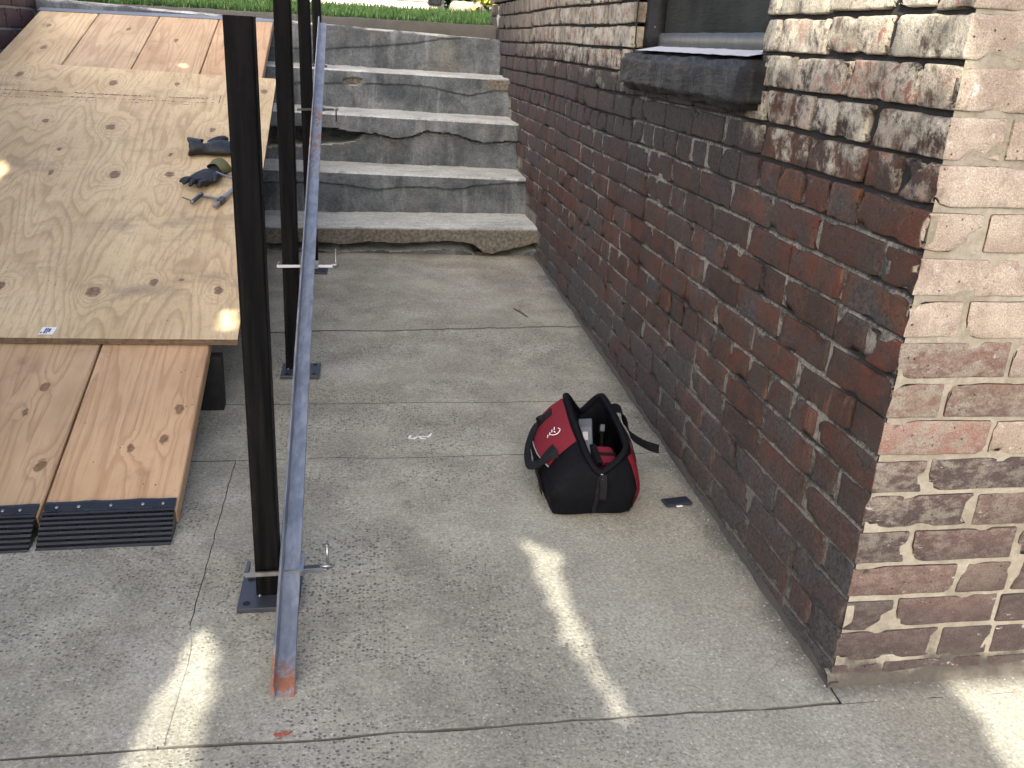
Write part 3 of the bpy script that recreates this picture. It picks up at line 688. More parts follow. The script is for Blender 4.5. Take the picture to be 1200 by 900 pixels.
for z in ZS:
    for y in YS: V.append((wx(y) + mortar_depth('side', y, z), y, z))
nY = len(YS)
for j in range(len(ZS) - 1):
    for i in range(nY - 1):
        if YS[i] > NW[0] and YS[i + 1] < NW[1] and ZS[j] > -.02: continue
        F.append((j * nY + i, (j + 1) * nY + i, (j + 1) * nY + i + 1, j * nY + i + 1))
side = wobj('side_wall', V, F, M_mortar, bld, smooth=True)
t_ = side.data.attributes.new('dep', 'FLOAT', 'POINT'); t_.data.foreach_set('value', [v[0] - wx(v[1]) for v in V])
XS = xs_(XW + .006, 2.4, .010); V = []
for z in ZS:
    for x in XS: V.append((x, YW + mortar_depth('front', x, z), z))
front = wobj('front_wall', V, [f for f in gridF(len(XS), len(ZS))], M_mortar, bld, smooth=True)
WALL = {'side': side, 'front': front}
stuff = {'side': ([], [], []), 'front': ([], [], [])}
nb = 0
for area, w, a, b, z, k in cand:
    if area < 0: continue
    me, T = brick_matrix(w, a, b, z)
    if area > 0 and nb < 300:
        o = bpy.data.objects.new('brick', me); link(o, T, WALL[w]); nb += 1
    elif k > -8 or True:
        V, F, A = stuff[w]; n = len(V); r_ = rnd.random()
        V += [T @ v.co for v in me.vertices]; F += [tuple(i + n for i in p.vertices) for p in me.polygons]; A += [r_] * len(me.vertices)
for w in stuff:
    V, F, A = stuff[w]
    o = wobj('brick_courses', V, F, M_brick, WALL[w], smooth=True, kind='stuff')
    t = o.data.attributes.new('rnd', 'FLOAT', 'POINT'); t.data.foreach_set('value', A)
# masonry behind the facing bricks, with the window recess left free
mb = MB()
mb.box((XW + .075, YW + .075, -1.2), (2.4, NW[0] - .004, 1.3)); mb.box((wx(2.9) + .085, NW[1] + .004, -1.2), (2.4, 5.92, 1.3))
mb.box((wx(2.4) + .08, NW[0] - .002, -1.2), (2.4, NW[1] + .002, -.06)); mb.box((1.05, NW[0] - .002, -.06), (2.4, NW[1] + .002, 1.3))
mb.wbuild('masonry', M_mortar, bld)
# base parging where wall meets ground
V = []; F = []
Y2 = xs_(YW - .012, 4.15, .012)
for y in Y2:
    e = .007 + .006 * fb(y, 1, 0, 7) + .004 * nz(y, 2, 0, 40); hgt = .013 + .016 * fb(y, 4, 0, 7) + .010 * nz(y, 3, 0, 1.4)
    x = wx(y); g = gz(y)
    V += [(x - e, y, g - .01), (x - e * .9, y, g + hgt * .4), (x - e * .35, y, g + hgt * .9), (x + .012, y, g + hgt)]
n = 4
for i in range(len(Y2) - 1):
    for q in range(3): F.append((i * n + q, i * n + q + 1, (i + 1) * n + q + 1, (i + 1) * n + q))
wobj('base_mortar', V, F, simple('sooty parging', (.055, .050, .043), .95, 0, .5, 40, .6, .005), side, smooth=True)
V = []; F = []; X2 = xs_(XW - .008, 2.4, .012)
for x in X2:
    e = .008 + .006 * fb(x, 1, 3, 9) + .003 * nz(x, 2, 0, 40); hgt = .022 + .010 * fb(x, 4, 3, 6); g = gz(YW)
    V += [(x, YW - e, g - .01), (x, YW - e * .9, g + hgt * .5), (x, YW - e * .3, g + hgt), (x, YW + .012, g + hgt + .004)]
for i in range(len(X2) - 1):
    for q in range(3): F.append((i * n + q, (i + 1) * n + q, (i + 1) * n + q + 1, i * n + q + 1))
wobj('base_mortar', V, F, M_mortar, front, smooth=True)

# boarded basement window in the side wall
wxm = wx(2.4)
win = MB().box((wxm + .075, NW[0] - .03, .045), (wxm + .10, NW[1] + .03, 1.2)).wbuild('window', M_panel, bld)
def rough_box(lo, hi, st, amp, seed, r=.006):
    bm = bmesh.new(); bmesh.ops.create_cube(bm, size=1)
    sz = [h - l for l, h in zip(lo, hi)]
    bmesh.ops.scale(bm, vec=sz, verts=bm.verts); bmesh.ops.translate(bm, vec=[(l + h) / 2 for l, h in zip(lo, hi)], verts=bm.verts)
    bmesh.ops.bevel(bm, geom=bm.edges[:], offset=r, segments=2, affect='EDGES')
    for _ in range(5):
        ee = [e for e in bm.edges if e.calc_length() > st]
        if not ee: break
        bmesh.ops.subdivide_edges(bm, edges=ee, cuts=1, use_grid_fill=True)
    bmesh.ops.triangulate(bm, faces=[f for f in bm.faces if len(f.verts) > 4])
    for v in bm.verts:
        v.co += noise.noise_vector(v.co * 16 + Vector((seed, 0, 0))) * amp + noise.noise_vector(v.co * 55 + Vector((seed, 3, 0))) * amp * .5
    bm.verts.index_update(); V = [v.co.copy() for v in bm.verts]; F = [tuple(v.index for v in f.verts) for f in bm.faces]; bm.free(); return V, F
V, F = rough_box((wxm + .03, NW[1] - .055, .0), (wxm + .085, NW[1] + .012, 1.2), .03, .003, 2)
wobj('frame', V, F, M_paintblack, win, smooth=True)
V, F = rough_box((wxm + .05, NW[0] - .012, .0), (wxm + .085, NW[0] + .02, 1.2), .03, .003, 3)
wobj('frame', V, F, M_paintblack, win, smooth=True)
V, F = rough_box((wxm + .055, NW[0] + .022, .005), (wxm + .085, NW[1] - .057, .05), .02, .0012, 4, .004)
wobj('bottom_rail', V, F, M_railgrey, win, smooth=True)
# stone sill, painted black, sky light on its sloping top painted as a pale sheet
V, F = rough_box((wxm - .040, 1.886, -.108), (wxm + .075, 2.875, -.012), .016, .0075, 6, .012)
V = [Vector((v.x, v.y, v.z + (.016 * max(0, v.x - wxm + .02) / .09 if v.z > -.05 else 0))) for v in V]
wobj('sill', V, F, M_paintblack, win, smooth=True)
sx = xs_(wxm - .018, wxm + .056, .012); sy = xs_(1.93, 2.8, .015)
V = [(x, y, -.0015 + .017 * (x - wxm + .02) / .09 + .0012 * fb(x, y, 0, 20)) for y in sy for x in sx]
wobj('sill_sky_tint', V, gridF(len(sx), len(sy)), M_sillsky, win, smooth=True)

# pale block and black outlet at the far end of the wall
V, F = rough_box((.765, 5.56, .07), (.83, 5.66, .20), .02, .006, 9, .01)
wobj('concrete_block', V, F, M_block, smooth=True, label='pale rough concrete block above the black outlet at wall end', cat='block')
MB().box((.757, 5.535, .006), (.81, 5.60, .072), .004).wbuild('drain_outlet', M_rubber, label='small black drain outlet on top step against brick wall', cat='drain')

# ---------------------------------------------------------------- brick wall on the far left, behind the ramp
lw = thing('brick_wall', 'dark brick wall with pale joints along left side of ramp', 'wall', (-1.73, 3.0, -1.1))
V = [(-1.732, y, z) for z in (-1.15, .42) for y in (.6, 5.6)]
MB().box((-2.0, .6, -1.15), (-1.734, 5.58, .14)).wbuild('mortar_bed', simple('pale mortar', (.30, .28, .24), .95, 0, .3, 60, .6, .004), lw)
M_brick2 = simple('brown red brick', (.075, .036, .030), .85, 0, .45, 18, .7, .006)
LM = brick_mesh(.2, 31, H=.088); LM.materials[0] = M_brick2
VV = []; FF = []; nb = 0
for k in range(16):
    z = .09 - k * .1; y = 5.57 - (.1 if k % 2 else 0.)
    while y > .7:
        T = Matrix.Translation((-1.728 - .0475 + .003 + rnd.uniform(-.002, .002), y - .1, z)) @ Euler((0, 0, R(90))).to_matrix().to_4x4()
        if y > 4.2 and z > -.5:
            o = bpy.data.objects.new('brick', LM); link(o, T, lw)
        else:
            n = len(VV); VV += [T @ v.co for v in LM.vertices]; FF += [tuple(i + n for i in p.vertices) for p in LM.polygons]
        y -= .212
wobj('brick_courses', VV, FF, M_brick2, lw, smooth=True, kind='stuff')

# ---------------------------------------------------------------- ramp: planks, rubber edges, plywood
UA = Vector((-.42, 1.88, -.996)); UU = Vector((-.02016435, .95982288, .27988112)).normalized()
UW = Vector((.99979668, .01935814, .00564477)).normalized(); UN = UW.cross(UU).normalized()
RF = Matrix((UW, UU, UN)).transposed().to_4x4(); RF.translation = UA
ramp = thing('wooden_ramp', 'wooden ramp of wide planks with black rubber lower edges', 'ramp', RF)
def board(v0, v1, u0, u1, h0, h1, seed, st=.12):
    X = xs_(v0, v1, .04); U = xs_(u0, u1, st); V = []; r = .003
    sec = [(v0, h0), (v0, h1 - r), (v0 + r, h1)] + [(x, h1) for x in X[1:-1]] + [(v1 - r, h1), (v1, h1 - r), (v1, h0)]
    for u in U:
        for (x, h) in sec: V.append((x + .0012 * nz(u, seed, 0, 2), u, h + .002 * nz(u, seed, 2, 1.5) + .0015 * ((x - v0) / (v1 - v0) - .5) * nz(u, seed, 4, 1)))
    n = len(sec); F = gridF(n, len(U)); F.append(tuple(range(n))); F.append(tuple(range((len(U) - 1) * n, len(U) * n))[::-1])
    return V, [f[::-1] for f in F]
seams = [0.004, -.281, -.586, -.889, -1.183]
tints = [(.86, .76, .60), (.78, .72, .58), (.78, .76, .65), (.92, .92, .74)]
for i in range(4):
    v1 = seams[i] - .0025; v0 = seams[i + 1] + .0025
    lo = -.03 if i == 0 else -.034
    V, F = board(v0, v1, lo, 3.72, -.038, 0, i * 3.3)
    o = obj('plank', V, F, M_plank, ramp); o.color = tints[i] + (1,)
    # ribbed rubber threshold at the plank's lower end
    du = 0 if i == 0 else -.004
    prof = [(.004, .0005), (.004, .0045), (-.003, .0055), (-.024, .0045), (-.026, .0055)]
    N8 = 8; ua, ub, ha, hb = -.030, -.118, .004, -.0275
    for q in range(N8):
        for t, dh in ((.02, -.001), (.16, .0042), (.62, .0046), (.74, -.001)):
            tt = (q + t) / N8; prof.append((lerp(ua, ub, tt), lerp(ha, hb, tt ** 1.15) + dh))
    prof += [(-.123, -.034), (-.1235, -.040), (-.05, -.0405)]
    X = xs_(v0 + .004, v1 - .004, .02); V = []
    for x in X:
        wv = .0012 * math.sin(x * 60 + i)
        for q, (u, h) in enumerate(prof): V.append((x, u + du + (wv if q < 4 else 0), h + (abs(wv) if q in (1, 2) else 0)))
    n = len(prof); F = gridF(n, len(X)); F.append(tuple(range(n))); F.append(tuple(range((len(X) - 1) * n, len(X) * n))[::-1])
    strip = obj('rubber_edge', V, F, M_rubber, ramp)
    for fx in (.12, .27, .5, .74, .89):
        x = lerp(v0, v1, fx + rnd.uniform(-.02, .02)); s = MB()
        s.tube([(x, -.013 + du, .004), (x, -.013 + du, .0062), (x, -.013 + du, .0070)], [.0042, .004, .002], 10)
        s.build('screw', M_zinc, strip, smooth=True)
MB().box((-1.19, 3.722, -.045), (.006, 3.742, .004), .001).box((-1.19, 3.69, .0015), (.006, 3.7215, .0035)).build('edge_flashing', M_zinc, ramp)
# near-black blocks that paint in the shade under the planks
MB().box((-1.65, 2.46, -1.03), (-.402, 2.505, -.86), .002).wbuild('shade_bearer', M_rampshade, ramp)
MB().box((-1.65, 4.0, -.80), (-.50, 4.04, -.42), .002).wbuild('shade_bearer', M_rampshade, ramp)
# plywood sheet laid on the planks
ply = thing('plywood_sheet', 'large knotty plywood sheet lying across the upper ramp planks', 'plywood', RF)
def quad_sheet(c, h0, h1, nx=40, ny=60):
    V = []
    for j in range(ny):
        for i in range(nx):
            s, t = i / (nx - 1), j / (ny - 1)
            a = Vector(c[0]).lerp(Vector(c[1]), s); b = Vector(c[3]).lerp(Vector(c[2]), s); p = a.lerp(b, t)
            V.append((p.x, p.y, h1 + .003 * nz(p.x, p.y, 0, 1.2) + .004 * s * (1 - t)))
    F = gridF(nx, ny); border = list(range(nx)) + [j * nx + nx - 1 for j in range(1, ny)] + [(ny - 1) * nx + i for i in range(nx - 2, -1, -1)] + [j * nx for j in range(ny - 2, 0, -1)]
    n0 = len(V); V += [(V[b][0], V[b][1], V[b][2] - (h1 - h0)) for b in border]; FS = []
    for k in range(len(border)): k2 = (k + 1) % len(border); FS.append((border[k], n0 + k, n0 + k2, border[k2]))
    return V, F, FS
def mat_plyedge():
    n = N('plywood edge layers', .8, 0, .3); v, u, w = n.sep(n.objc())
    s = n.ma('FRACT', n.ma('MULTIPLY', w, 230.)); c = n.mix(n.mr(s, .4, .6), (.10, .065, .04), (.22, .155, .10))
    n.color(n.mix(n.mr(n.noise(n.comb(v, u, w), 60, 3), .45, .65, 0, .6), c, (.06, .045, .03))); return n.m
V, F, FS = quad_sheet([(-1.135, .645, 0), (.08, .60, 0), (.072, 2.735, 0), (-1.135, 2.825, 0)], .002, .020)
sheet = obj('sheet', V, F + FS, [M_ply, mat_plyedge()], ply)
for k, p in enumerate(sheet.data.polygons): p.material_index = 0 if k < len(F) else 1
def on_ply(v, u): return .0205 + .003 * nz(v, u, 0, 1.2) + .004 * ((v + 1.135) / 1.21) * (1 - (u - .62) / 2.15)
# barcode sticker and the faint printed mill lines
V = [(v, u, on_ply(v, u) + .0012) for v, u in ((-.441, .634), (-.404, .632), (-.400, .668), (-.437, .670))]
st = obj('sticker', V, [(0, 1, 2, 3)], M_white, ply)
V = []; F = []
for a, b, c, d in ((.30, .10, .42, .9), (.46, .10, .54, .9), (.57, .3, .72, .8), (.05, .15, .2, .35)):
    n = len(V)
    for s, t in ((a, b), (c, b), (c, d), (a, d)): V.append((-.441 + .037 * s + .003 * t, .634 + .034 * t, on_ply(-.42, .65) + .0018))
    F.append((n, n + 1, n + 2, n + 3))
obj('print', V, F, M_plasticgrey, st)
V = []; F = []
M_ink = simple('faded ink', (.105, .085, .068), .9, 0, .3, 200, 0)
v = -1.12
while v < -.17:
    for row, (u0, hh, dens) in enumerate(((2.452, .012, .8), (2.405, .009, .62), (2.375, .007, .3))):
        if rnd.random() < dens * (1.15 if nz(v, row * 5, 0, 6) > -.15 else .25):
            w = rnd.uniform(.003, .010); uu = u0 - .03 * (v + .6) + rnd.uniform(-.003, .003); n = len(V); hq = hh * rnd.uniform(.35, 1)
            V += [(a, b, on_ply(a, b) + .0008) for a, b in ((v, uu), (v + w, uu), (v + w, uu + hq), (v, uu + hq))]; F.append((n, n + 1, n + 2, n + 3))
    v += rnd.uniform(.006, .012)
for uu, ln in ((2.438, .05), (2.395, .04)):
    n = len(V); V += [(a, b, on_ply(a, b) + .0008) for a, b in ((-.152, uu), (-.148, uu), (-.148, uu + ln), (-.152, uu + ln))]; F.append((n, n + 1, n + 2, n + 3))
obj('stamp_print', V, F, M_ink, ply, kind='stuff')

# ---------------------------------------------------------------- steel posts and rail
def post(y, xl0, xr0, xl1, xr1, z0, z1, label, plate_c, plate=.118, y1=None):
    y1 = y if y1 is None else y1
    w = .047
    cx0 = (xl0 + xr0) / 2; cx1 = (xl1 + xr1) / 2
    t = thing('steel_post', label, 'post', (cx0, y + w / 2, z0), 0 and None or 'black steel handrail posts')
    def ring(cx, cy, z, h, r=.005):
        out = []
        for sx, sy, a0 in ((1, 1, 0), (-1, 1, 90), (-1, -1, 180), (1, -1, 270)):
            for q in (0, 30, 60, 90):
                a = R(a0 + q); out.append((cx + sx * (h - r) + r * math.cos(a), cy + sy * (h - r) + r * math.sin(a), z))
        return out
    V = ring(cx0, y + w / 2, z0 + .010, w / 2) + ring(cx1, y1 + w / 2, z1, w / 2) + ring(cx1, y1 + w / 2, z1, w / 2 - .004, .003) + ring(cx1, y1 + w / 2, z1 - .15, w / 2 - .004, .003)
    n = 16; F = [(q * n + k, q * n + (k + 1) % n, (q + 1) * n + (k + 1) % n, (q + 1) * n + k) for q in range(3) for k in range(n)]
    wobj('tube', V, F, M_post, t)
    px, py = plate_c; h = plate / 2
    pt = MB().box((px - h, py - h, z0), (px + h, py + h, z0 + .0105), .0015).wbuild('base_plate', M_plate, t)
    for sx in (-1, 1):
        for sy in (-1, 1):
            MB().tube([(px + sx * (h - .017), py + sy * (h - .017), z0 + .0095), (px + sx * (h - .017), py + sy * (h - .017), z0 + .0112)], .0075, 12).wbuild('bolt_hole', M_hole, pt)
    for sx in (-1, 1):
        MB().tube([(cx0 + sx * .018, y - .0035, z0 + .011), (cx0 + sx * .018 + .004, y - .0035, z0 + .014)], [.0025, .003], 8).wbuild('weld_bead', M_zinc, t, smooth=True)
    return t
post(1.572, -.2195, -.1725, -.2215, -.1725, -1.0605, .018, 'nearest black square steel post with its top end in view', (-.193, 1.588))
post(2.735, -.2515, -.2045, -.247, -.2, gz(2.74), .155, 'second black square post from front, clamped on bare concrete walk', (-.205, 2.733))
post(3.85, -.2500, -.203, -.257, -.21, gz(3.85), .20, 'third black post from front standing at foot of the steps', (-.222, 3.85))
post(5.15, -.268, -.221, -.279, -.232, -.174, .93, 'farthest black post standing high on the concrete steps', (-.245, 5.19), .09)

rail = thing('steel_rail', 'bluish bare angle iron rail with rusty end leaning along the posts', 'rail', (-.148, 1.294, -1.073))
P0 = Vector((-.1455, 1.294, -1.0725)); P1 = at(378, 28, 4.86)
RD = (P1 - P0).normalized(); RXd = Vector((1, 0, 0)); RXd = (RXd - RD * RXd.dot(RD)).normalized(); RZd = RXd.cross(RD).normalized()
LR = (P1 - P0).length
sec = [(-.019, .0), (-.019, .034), (-.0175, .036), (-.0145, .0355), (-.0140, .034), (-.0135, .0075), (-.0115, .0052), (.0175, .0045), (.019, .0035), (.019, .0)]
V = []
US = xs_(0, LR, .15)
for u in US:
    for (a, b) in sec: V.append(P0 + RD * u + RXd * a + RZd * b)
n = len(sec); F = [(i * n + k, i * n + (k + 1) % n, (i + 1) * n + (k + 1) % n, (i + 1) * n + k) for i in range(len(US) - 1) for k in range(n)]
F += [tuple(range(n))[::-1], tuple(range((len(US) - 1) * n, len(US) * n))]
wobj('angle_bar', V, F, M_rail, rail)

def bar_clamp(a, b, fwd, zdir, label, mat_bar):
    """small bar clamp from a (fixed jaw) to b (handle end) lying across post and rail; fwd = the side the jaws reach to"""
    a, b, fwd, zd = Vector(a), Vector(b), Vector(fwd).normalized(), Vector(zdir).normalized()
    d = (b - a).normalized(); L = (b - a).length
    t = thing('bar_clamp', label, 'clamp', a, 'bar clamps holding the rail to the posts')
    MB().ribbon([a, a + d * L * .93], zd, .0085, .005).wbuild('bar', mat_bar, t)
    MB().ribbon([a + d * .003, a + d * .003 + fwd * .045], zd, .009, .006).wbuild('fixed_jaw', M_darksteel, t)
    c = a + d * L * .66
    MB().ribbon([c - fwd * .005, c + fwd * .05], zd, .012, .011).wbuild('sliding_jaw', mat_bar, t)
    s0 = c + fwd * .014 + d * (-L * .16); s1 = b + fwd * .014
    sc = []; rr = []
    for q in range(41):
        sc.append(s0.lerp(s1, q / 40)); rr.append(.0048 if q % 2 else .0037)
    MB().tube(sc, rr, 8).wbuild('screw', M_darksteel, t)
    MB().tube([s1 - d * .018, s1 + d * .006], .0048, 10).wbuild('screw_head', M_zinc, t, smooth=True)
    h0 = s1 - d * .003
    MB().tube([h0 - zd * .008, h0 + zd * .046], .0028, 8).tube([h0 + zd * .046, h0 + zd * .049], .004, 8).wbuild('handle', mat_bar, t, smooth=True)
    return t
bar_clamp((-.236, 1.555, -.991), (-.076, 1.555, -.986), (0, 1, 0), (0, 0, 1), 'silver bar clamp with upright handle on the nearest post', M_zinc)
bar_clamp((-.264, 2.715, -.661), (-.088, 2.72, -.659), (0, 1, 0), (0, .5, 1), 'silver bar clamp on the second post', M_zinc)
bar_clamp((-.268, 3.83, -.292), (-.113, 3.84, -.287), (0, 1, 0), (0, .1, -1), 'dark bar clamp near top of the rail on third post', M_darksteel)

# ---------------------------------------------------------------- gloves and loose clamp on the plywood
def on(v, u, h=0): return RF @ Vector((v, u, on_ply(v, u) + h))
def skin(name, pts, edges, rad, mat, parent, root=0, sub=2):
    V = [WM[parent.name].inverted() @ Vector(p) for p in pts]
    me = bpy.data.meshes.new(name); me.from_pydata([tuple(v) for v in V], edges, []); me.update(); me.materials.append(mat)
    o = bpy.data.objects.new(name, me); link(o, WM[parent.name], parent)
    m = o.modifiers.new('skin', 'SKIN'); m.use_smooth_shade = True
    for i, r in enumerate(rad):
        sv = me.skin_vertices[0].data[i]; sv.radius = r if isinstance(r, tuple) else (r, r); sv.use_root = (i == root)
    o.modifiers.new('sub', 'SUBSURF').levels = sub; o.modifiers['sub'].render_levels = sub
    return o
def glove(label, base, ang, fold, lining, k=1.):
    """empty work glove lying palm down: wrist at base, fingers pointing along ang (radians in the sheet plane, 0 = +v)"""
    bv, bu = base; ca, sa = math.cos(ang), math.sin(ang)
    L = lambda f, s, h: on(bv + (f * ca - s * sa) * k, bu + (f * sa + s * ca) * k, h * k)
    t = thing('work_glove', label, 'glove', Matrix.Translation(on(bv, bu, 0)), 'work gloves on the plywood')
    mb = MB()
    def loft(secs, n=16):
        V = []
        for (f, c, hw, hh, lift) in secs:
            for a in range(n):
                g = 2 * math.pi * a / n; V.append(L(f, c + hw * math.cos(g), max(.0005, hh + lift + hh * math.sin(g) * (1 + .12 * math.sin(3 * g + f * 60)))))
        F = [(q * n + a, q * n + (a + 1) % n, (q + 1) * n + (a + 1) % n, (q + 1) * n + a) for q in range(len(secs) - 1) for a in range(n)]
        F += [tuple(range(n))[::-1], tuple(range((len(secs) - 1) * n, len(secs) * n))]; mb.add(V, F)
    loft([(-.030, 0, .037, .021, 0), (-.012, 0, .033, .018, 0), (.012, .001, .029, .0145, 0), (.035, .002, .038, .018, 0), (.062, .002, .044, .018, 0), (.088, .002, .043, .0145, .002), (.102, .002, .036, .010, .004)])
    def fin(s, l, lift, f0=.092, spread=0., r=.0105):
        pts = []; rr = []
        for q, fr in enumerate((0, .3, .55, .8, 1.)):
            pts.append(L(f0 + l * fr, s + spread * fr, r + .004 + lift * math.sin(fr * 2.6))); rr.append(r * (1.08 - .26 * fr) * k if q < 4 else r * .45 * k)
        mb.tube(pts, rr, 10)
    fin(.031, .062 * fold, .012, spread=.010); fin(.011, .076 * fold, .018, spread=.004); fin(-.010, .072 * fold, .015, spread=-.004); fin(-.029, .054 * fold, .008, spread=-.012, r=.0095)
    fin(.030, .058, .010, f0=.026, spread=.030, r=.0130)
    sh_ = mb.wbuild('shell', M_glove, t, smooth=True)
    rm_ = sh_.modifiers.new('remesh', 'REMESH'); rm_.mode = 'VOXEL'; rm_.voxel_size = .0032; rm_.use_smooth_shade = True
    sm_ = sh_.modifiers.new('smooth', 'SMOOTH'); sm_.iterations = 4; sm_.factor = .5
    V = []; F = []
    for q, (f, s) in enumerate(((.006, .95), (-.014, 1.08), (-.034, 1.28), (-.0345, 1.22), (-.004, .86))):
        for a in range(20):
            g = 2 * math.pi * a / 20; V.append(L(f + .004 * math.sin(g * 3), .033 * s * math.cos(g), max(.001, .024 + .021 * s * math.sin(g)))) 
    F = [(q * 20 + a, q * 20 + (a + 1) % 20, (q + 1) * 20 + (a + 1) % 20, (q + 1) * 20 + a) for q in range(4) for a in range(20)]
    wobj('cuff', V, F, lining, t, smooth=True)
    return t
glove('black work glove lying alone, cuff to the left, on plywood', (-.160, 1.862), .10, .8, M_glove, 1.2)
glove('black work glove with olive lined cuff crumpled beside loose clamp', (-.085, 1.665), R(-122), .85, M_olive, 1.05)
lc = thing('bar_clamp', 'loose silver bar clamp lying beside the gloves on plywood', 'clamp', Matrix.Translation(on(-.08, 1.44)))
MB().tube([on(-.175, 1.455, .012), on(-.137, 1.425, .012)], .0022, 8).wbuild('handle', M_darksteel, lc)
MB().tube([on(-.140, 1.415, .012), on(-.130, 1.435, .014), on(-.112, 1.475, .016)], [.006, .0075, .0065], 10).wbuild('screw', M_darksteel, lc, smooth=True)
MB().tube([on(-.117, 1.470, .016), on(-.117, 1.470, .022)], .008, 10).tube([on(-.136, 1.412, .012), on(-.136, 1.412, .019)], .0055, 10).wbuild('swivel', M_zinc, lc, smooth=True)
MB().ribbon([on(-.115, 1.468, .012), on(-.045, 1.440, .012)], UN, .008, .008).wbuild('fixed_jaw', M_zinc, lc)
MB().ribbon([on(-.062, 1.385, .012), on(-.005, 1.54, .012)], UN, .010, .012).wbuild('bar', M_zinc, lc)
MB().ribbon([on(-.049, 1.418, .012), on(-.038, 1.45, .012)], UN, .016, .018).wbuild('sliding_jaw', M_darksteel, lc)
MB().ribbon([on(-.075, 1.595, .045), on(-.04, 1.57, .042), on(.01, 1.555, .03)], UN, .005, .007).wbuild('second_bar', M_zinc, lc)

# ---------------------------------------------------------------- tool bag
BG = gz(1.95)
bag = thing('tool_bag', 'open black and red fabric tool bag standing near the wall', 'bag', (.532, 1.96, BG))
base = [(.532, 1.842), (.622, 1.848), (.628, 2.085), (.532, 2.095), (.434, 2.085), (.434, 1.848)]
bulge = [(.532, 1.832), (.640, 1.848), (.660, 2.085), (.532, 2.105), (.414, 2.085), (.420, 1.842)]
mouth = [(.540, 1.838, .108), (.607, 1.872, .158), (.590, 2.062, .212), (.541, 2.085, .160), (.488, 2.032, .226), (.508, 1.875, .146)]
def ring_pts(P, n=8, rnd_=.25):
    P = [Vector(p) for p in P]; out = []
    m = len(P)
    for i in range(m):
        a, b = P[i], P[(i + 1) % m]; pa, pb = P[i - 1], P[(i + 2) % m]
        for q in range(n):
            t = q / n; lin = a.lerp(b, t)
            # catmull-rom for a soft outline
            cr = .5 * ((2 * a) + (b - pa) * t + (2 * pa - 5 * a + 4 * b - pb) * t * t + (-pa + 3 * a - 3 * b + pb) * t ** 3)
            out.append(lin.lerp(cr, rnd_))
    return out
NR = 8
B3 = [(x, y, 0.) for x, y in base]; U3 = [(x, y, .07) for x, y in bulge]
rb = ring_pts(B3, NR, .35); ru = ring_pts(U3, NR, .55); rm = ring_pts(mouth, NR, .6)
rings = []
for t in (0, .04, .12, .25, .4, .55, .7, .82, .92, 1.):
    ring = []
    for i in range(len(rb)):
        a, b, c = rb[i], ru[i], rm[i]
        top = c.z
        p = a.lerp(b, min(1, t / .4)) if t < .4 else b.lerp(c, ((t - .4) / .6) ** 1.5)
        z = top * t
        wr = .006 * nz(i * .35, t * 3, 2) + .0045 * nz(i * .8, t * 7, 5)
        o_ = Vector((p.x - .532, p.y - 1.965, 0)).normalized() if t < .95 else Vector((0, 0, 0))
        ring.append(Vector((p.x, p.y, BG + .003 + z)) + o_ * wr * (1 if t > .1 else .3))
    rings.append(ring)
# inner lining
cen = Vector((.54, 1.965, BG))
for dz_, sh in ((-.004, .96), (-.05, .9), (-.11, .84), (None, .8)):
    ring = []
    for i, p in enumerate(rings[9]):
        zz = (p.z + dz_) if dz_ is not None else BG + .012
        if dz_ == -.11: zz = max(BG + .02, p.z - .11)
        q = rings[4][i].lerp(p, max(0, 1 + (dz_ or -.2) * 9)) if dz_ != -.004 else p
        ring.append(Vector((cen.x + (q.x - cen.x) * sh, cen.y + (q.y - cen.y) * sh, zz)))
    rings.append(ring)
m = len(rb); V = [p for r_ in rings for p in r_]; F = []; FM = []
for j in range(len(rings) - 1):
    for i in range(m):
        F.append((j * m + i, j * m + (i + 1) % m, (j + 1) * m + (i + 1) % m, (j + 1) * m + i))
F.append(tuple(range(m))[::-1]); F.append(tuple(range((len(rings) - 1) * m, len(rings) * m)))
body = wobj('body', V, F, M_nylon, bag, smooth=True)
# red panels sewn on the two long sides (a hair proud of the body)
def panel(i0, i1, j0f, j1, name, off=.0035):
    V = []; F = []; cols = list(range(i0, i1 + 1)); J = 8
    for i in cols:
        ii = i % m
        jb = j0f(i)
        for q in range(J + 1):
            jj = lerp(jb, j1, q / J); ja = int(min(8, math.floor(jj))); p = rings[ja][ii].lerp(rings[ja + 1][ii], jj - ja)
            o_ = Vector((p.x - .54, p.y - 1.965, 0)).normalized(); V.append(p + o_ * (off + .0015 * math.sin(math.pi * q / J)))
    F = gridF(J + 1, len(cols))
    return wobj(name, V, F, M_red, bag, smooth=True), V
# side 4->5 (left, mouth index 32..40) and 1->2 (right, 8..16)
pl_, PV = panel(32, 38, lambda i: pl([(32, 4.6), (34, 4.7), (36, 4.9), (38, 5.3)], i), 8.6, 'side_panel')
pr_, PV2 = panel(7, 16, lambda i: pl([(7, 4.5), (8, 1.2), (10, .7), (16, .6)], i), 8.0, 'side_panel')
# rolled frame piping round the open mouth
MB().tube([p + Vector((0, 0, .001)) for p in rings[9]] + [rings[9][0] + Vector((0, 0, .001))], .0085, 8, False).wbuild('mouth_frame', M_nylon, bag, smooth=True)
edge = [PV[q * 9] for q in range(7)]
MB().tube([p + Vector((-.002, -.001, 0)) for p in edge], .0016, 6).wbuild('piping', M_pipe, pl_, smooth=True)
